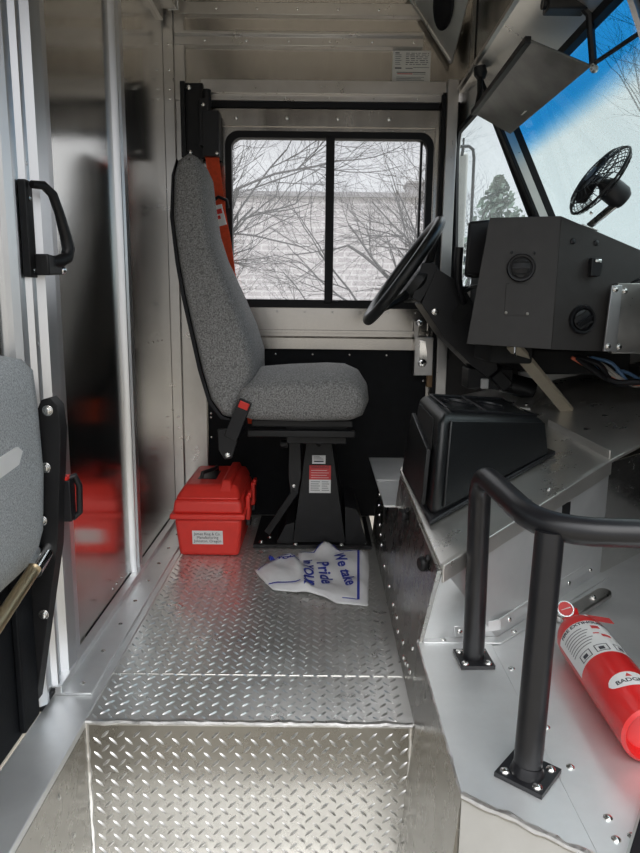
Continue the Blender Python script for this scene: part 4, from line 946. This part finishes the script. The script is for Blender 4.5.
m = MB('rail'); m.beam((.362,.668,PZ+.006),(.46,.808,PZ+.006),.004,.010); m.build('track_edge', dt)

# ================================================================== OUTSIDE
g = MB('ground'); g.box(-60, 60, -40, 90, -0.80, -0.75); struct('ground', g)
bb = thing('brick_building', 'long low pale brick building across the lot, beyond the bare trees', 'building', (0, 20, -0.75))
m = MB('brick'); m.box(-30, 3.5, 18, 30, -0.75, 3.62); m.build('brick_wall', bb)
m = MB('parapet'); m.box(-30.1, 3.55, 17.9, 30, 3.62, 3.74); m.build('parapet_cap', bb)
m = MB('parapet'); m.box(2.25, 2.75, 18.2, 19, 3.74, 4.02); m.box(2.2, 2.8, 18.15, 19.05, 4.02, 4.07); m.build('roof_vent', bb)
def bare_tree(name, label, base, lean_, seed, h0, r0, spread):
    random.seed(seed); t = thing(name, label, 'tree', base, 'bare trees outside the side window'); tr, brn = MB('bark'), MB('bark')
    cnt = [0]
    def grow(p, d, L, r, depth, mbx):
        n = 5; pts, rr = [p], [r]
        for i in range(n):
            d = (d + V((random.uniform(-1,1),random.uniform(-1,1),random.uniform(-.7,1)))*.16).normalized(); p = p + d*L/n; pts.append(p); rr.append(r*(1-.42*(i+1)/n))
        mbx.tube(pts, rr, 6 if depth < 2 else 4)
        if depth >= 6 or L < .13: return
        for i in range(random.choice((3,3,4)) if depth else 6):
            k = random.randint(1 if depth else 2, n); a = random.uniform(0, 2*math.pi); s_ = random.uniform(.5, 1.0)*spread
            u = d.cross(V((0.3,0.2,1))).normalized(); w_ = d.cross(u); nd = (d + (u*math.cos(a)+w_*math.sin(a))*s_ + V((0,0,.02))).normalized()
            grow(pts[k], nd, L*random.uniform(.55,.90), rr[k]*random.uniform(.58,.75), depth+1, brn)
    grow(V(base), V(lean_).normalized(), h0, r0, 0, tr)
    tr.build('trunk', t); brn.build('branches', t)
bare_tree('bare_tree', 'bare leafless tree leaning right, seen through the left window pane', (-1.75,6.2,-.75), (.5,0,1), 21, 1.55, .085, .9)
bare_tree('bare_tree', 'bare leafless tree with thin twigs, seen through the right window pane', (1.5,7.8,-.75), (-.25,0,1), 8, 1.6, .07, .95)
bare_tree('bare_tree', 'bare tree in front of the van, seen through the blue band of the windshield', (5.5,10.0,-.75), (.0,0,1), 30, 2.7, .10, .55)
random.seed(5); ev = thing('evergreen_tree', 'round grey-green tree seen through the front quarter window', 'tree', (3.95, 15.5, -.75))
m = MB('bark'); m.tube([(3.95,15.5,-.75),(3.95,15.5,2.0)], [.12,.05], 8); m.build('trunk', ev)
m = MB('leaf')
for i in range(1500):
    t = random.random()**.7; a = random.uniform(0,6.283); z = .8+random.random()*2.9; R_ = .75*math.sin(math.pi*min(1,max(.08,(z-.4)/3.4)))*t
    c = V((3.95+R_*math.cos(a), 15.5+R_*math.sin(a), z)); n_ = V((random.gauss(0,1),random.gauss(0,1),random.gauss(0,1))).normalized(); u = n_.orthogonal().normalized(); w_ = n_.cross(u); s_ = random.uniform(.05,.11)
    m.add([c+u*s_,c+w_*s_*.6,c-u*s_,c-w_*s_*.6], [[0,1,2,3]])
m.build('crown', ev)
mi = thing('side_mirror', 'grey exterior side mirror on a bent black bracket outside the quarter window', 'mirror', (0.57, 2.68, 0.8))
m = MB('paper'); m.box(.500,.556,2.66,2.70,.88,1.37); m.build('mirror_head', mi, bevel=0.012, seg=3)
m = MB('black'); m.tube([(.50,2.60,1.375),(.545,2.62,1.382),(.562,2.62,1.37),(.567,2.62,1.34),(.570,2.62,.85),(.55,2.56,.80),(.52,2.46,.80)],.006,8); m.tube([(.525,2.62,1.38),(.53,2.66,1.36)],.006,8); m.tube([(.525,2.62,1.38),(.525,2.62,1.41)],.004,6); m.build('bracket', mi)
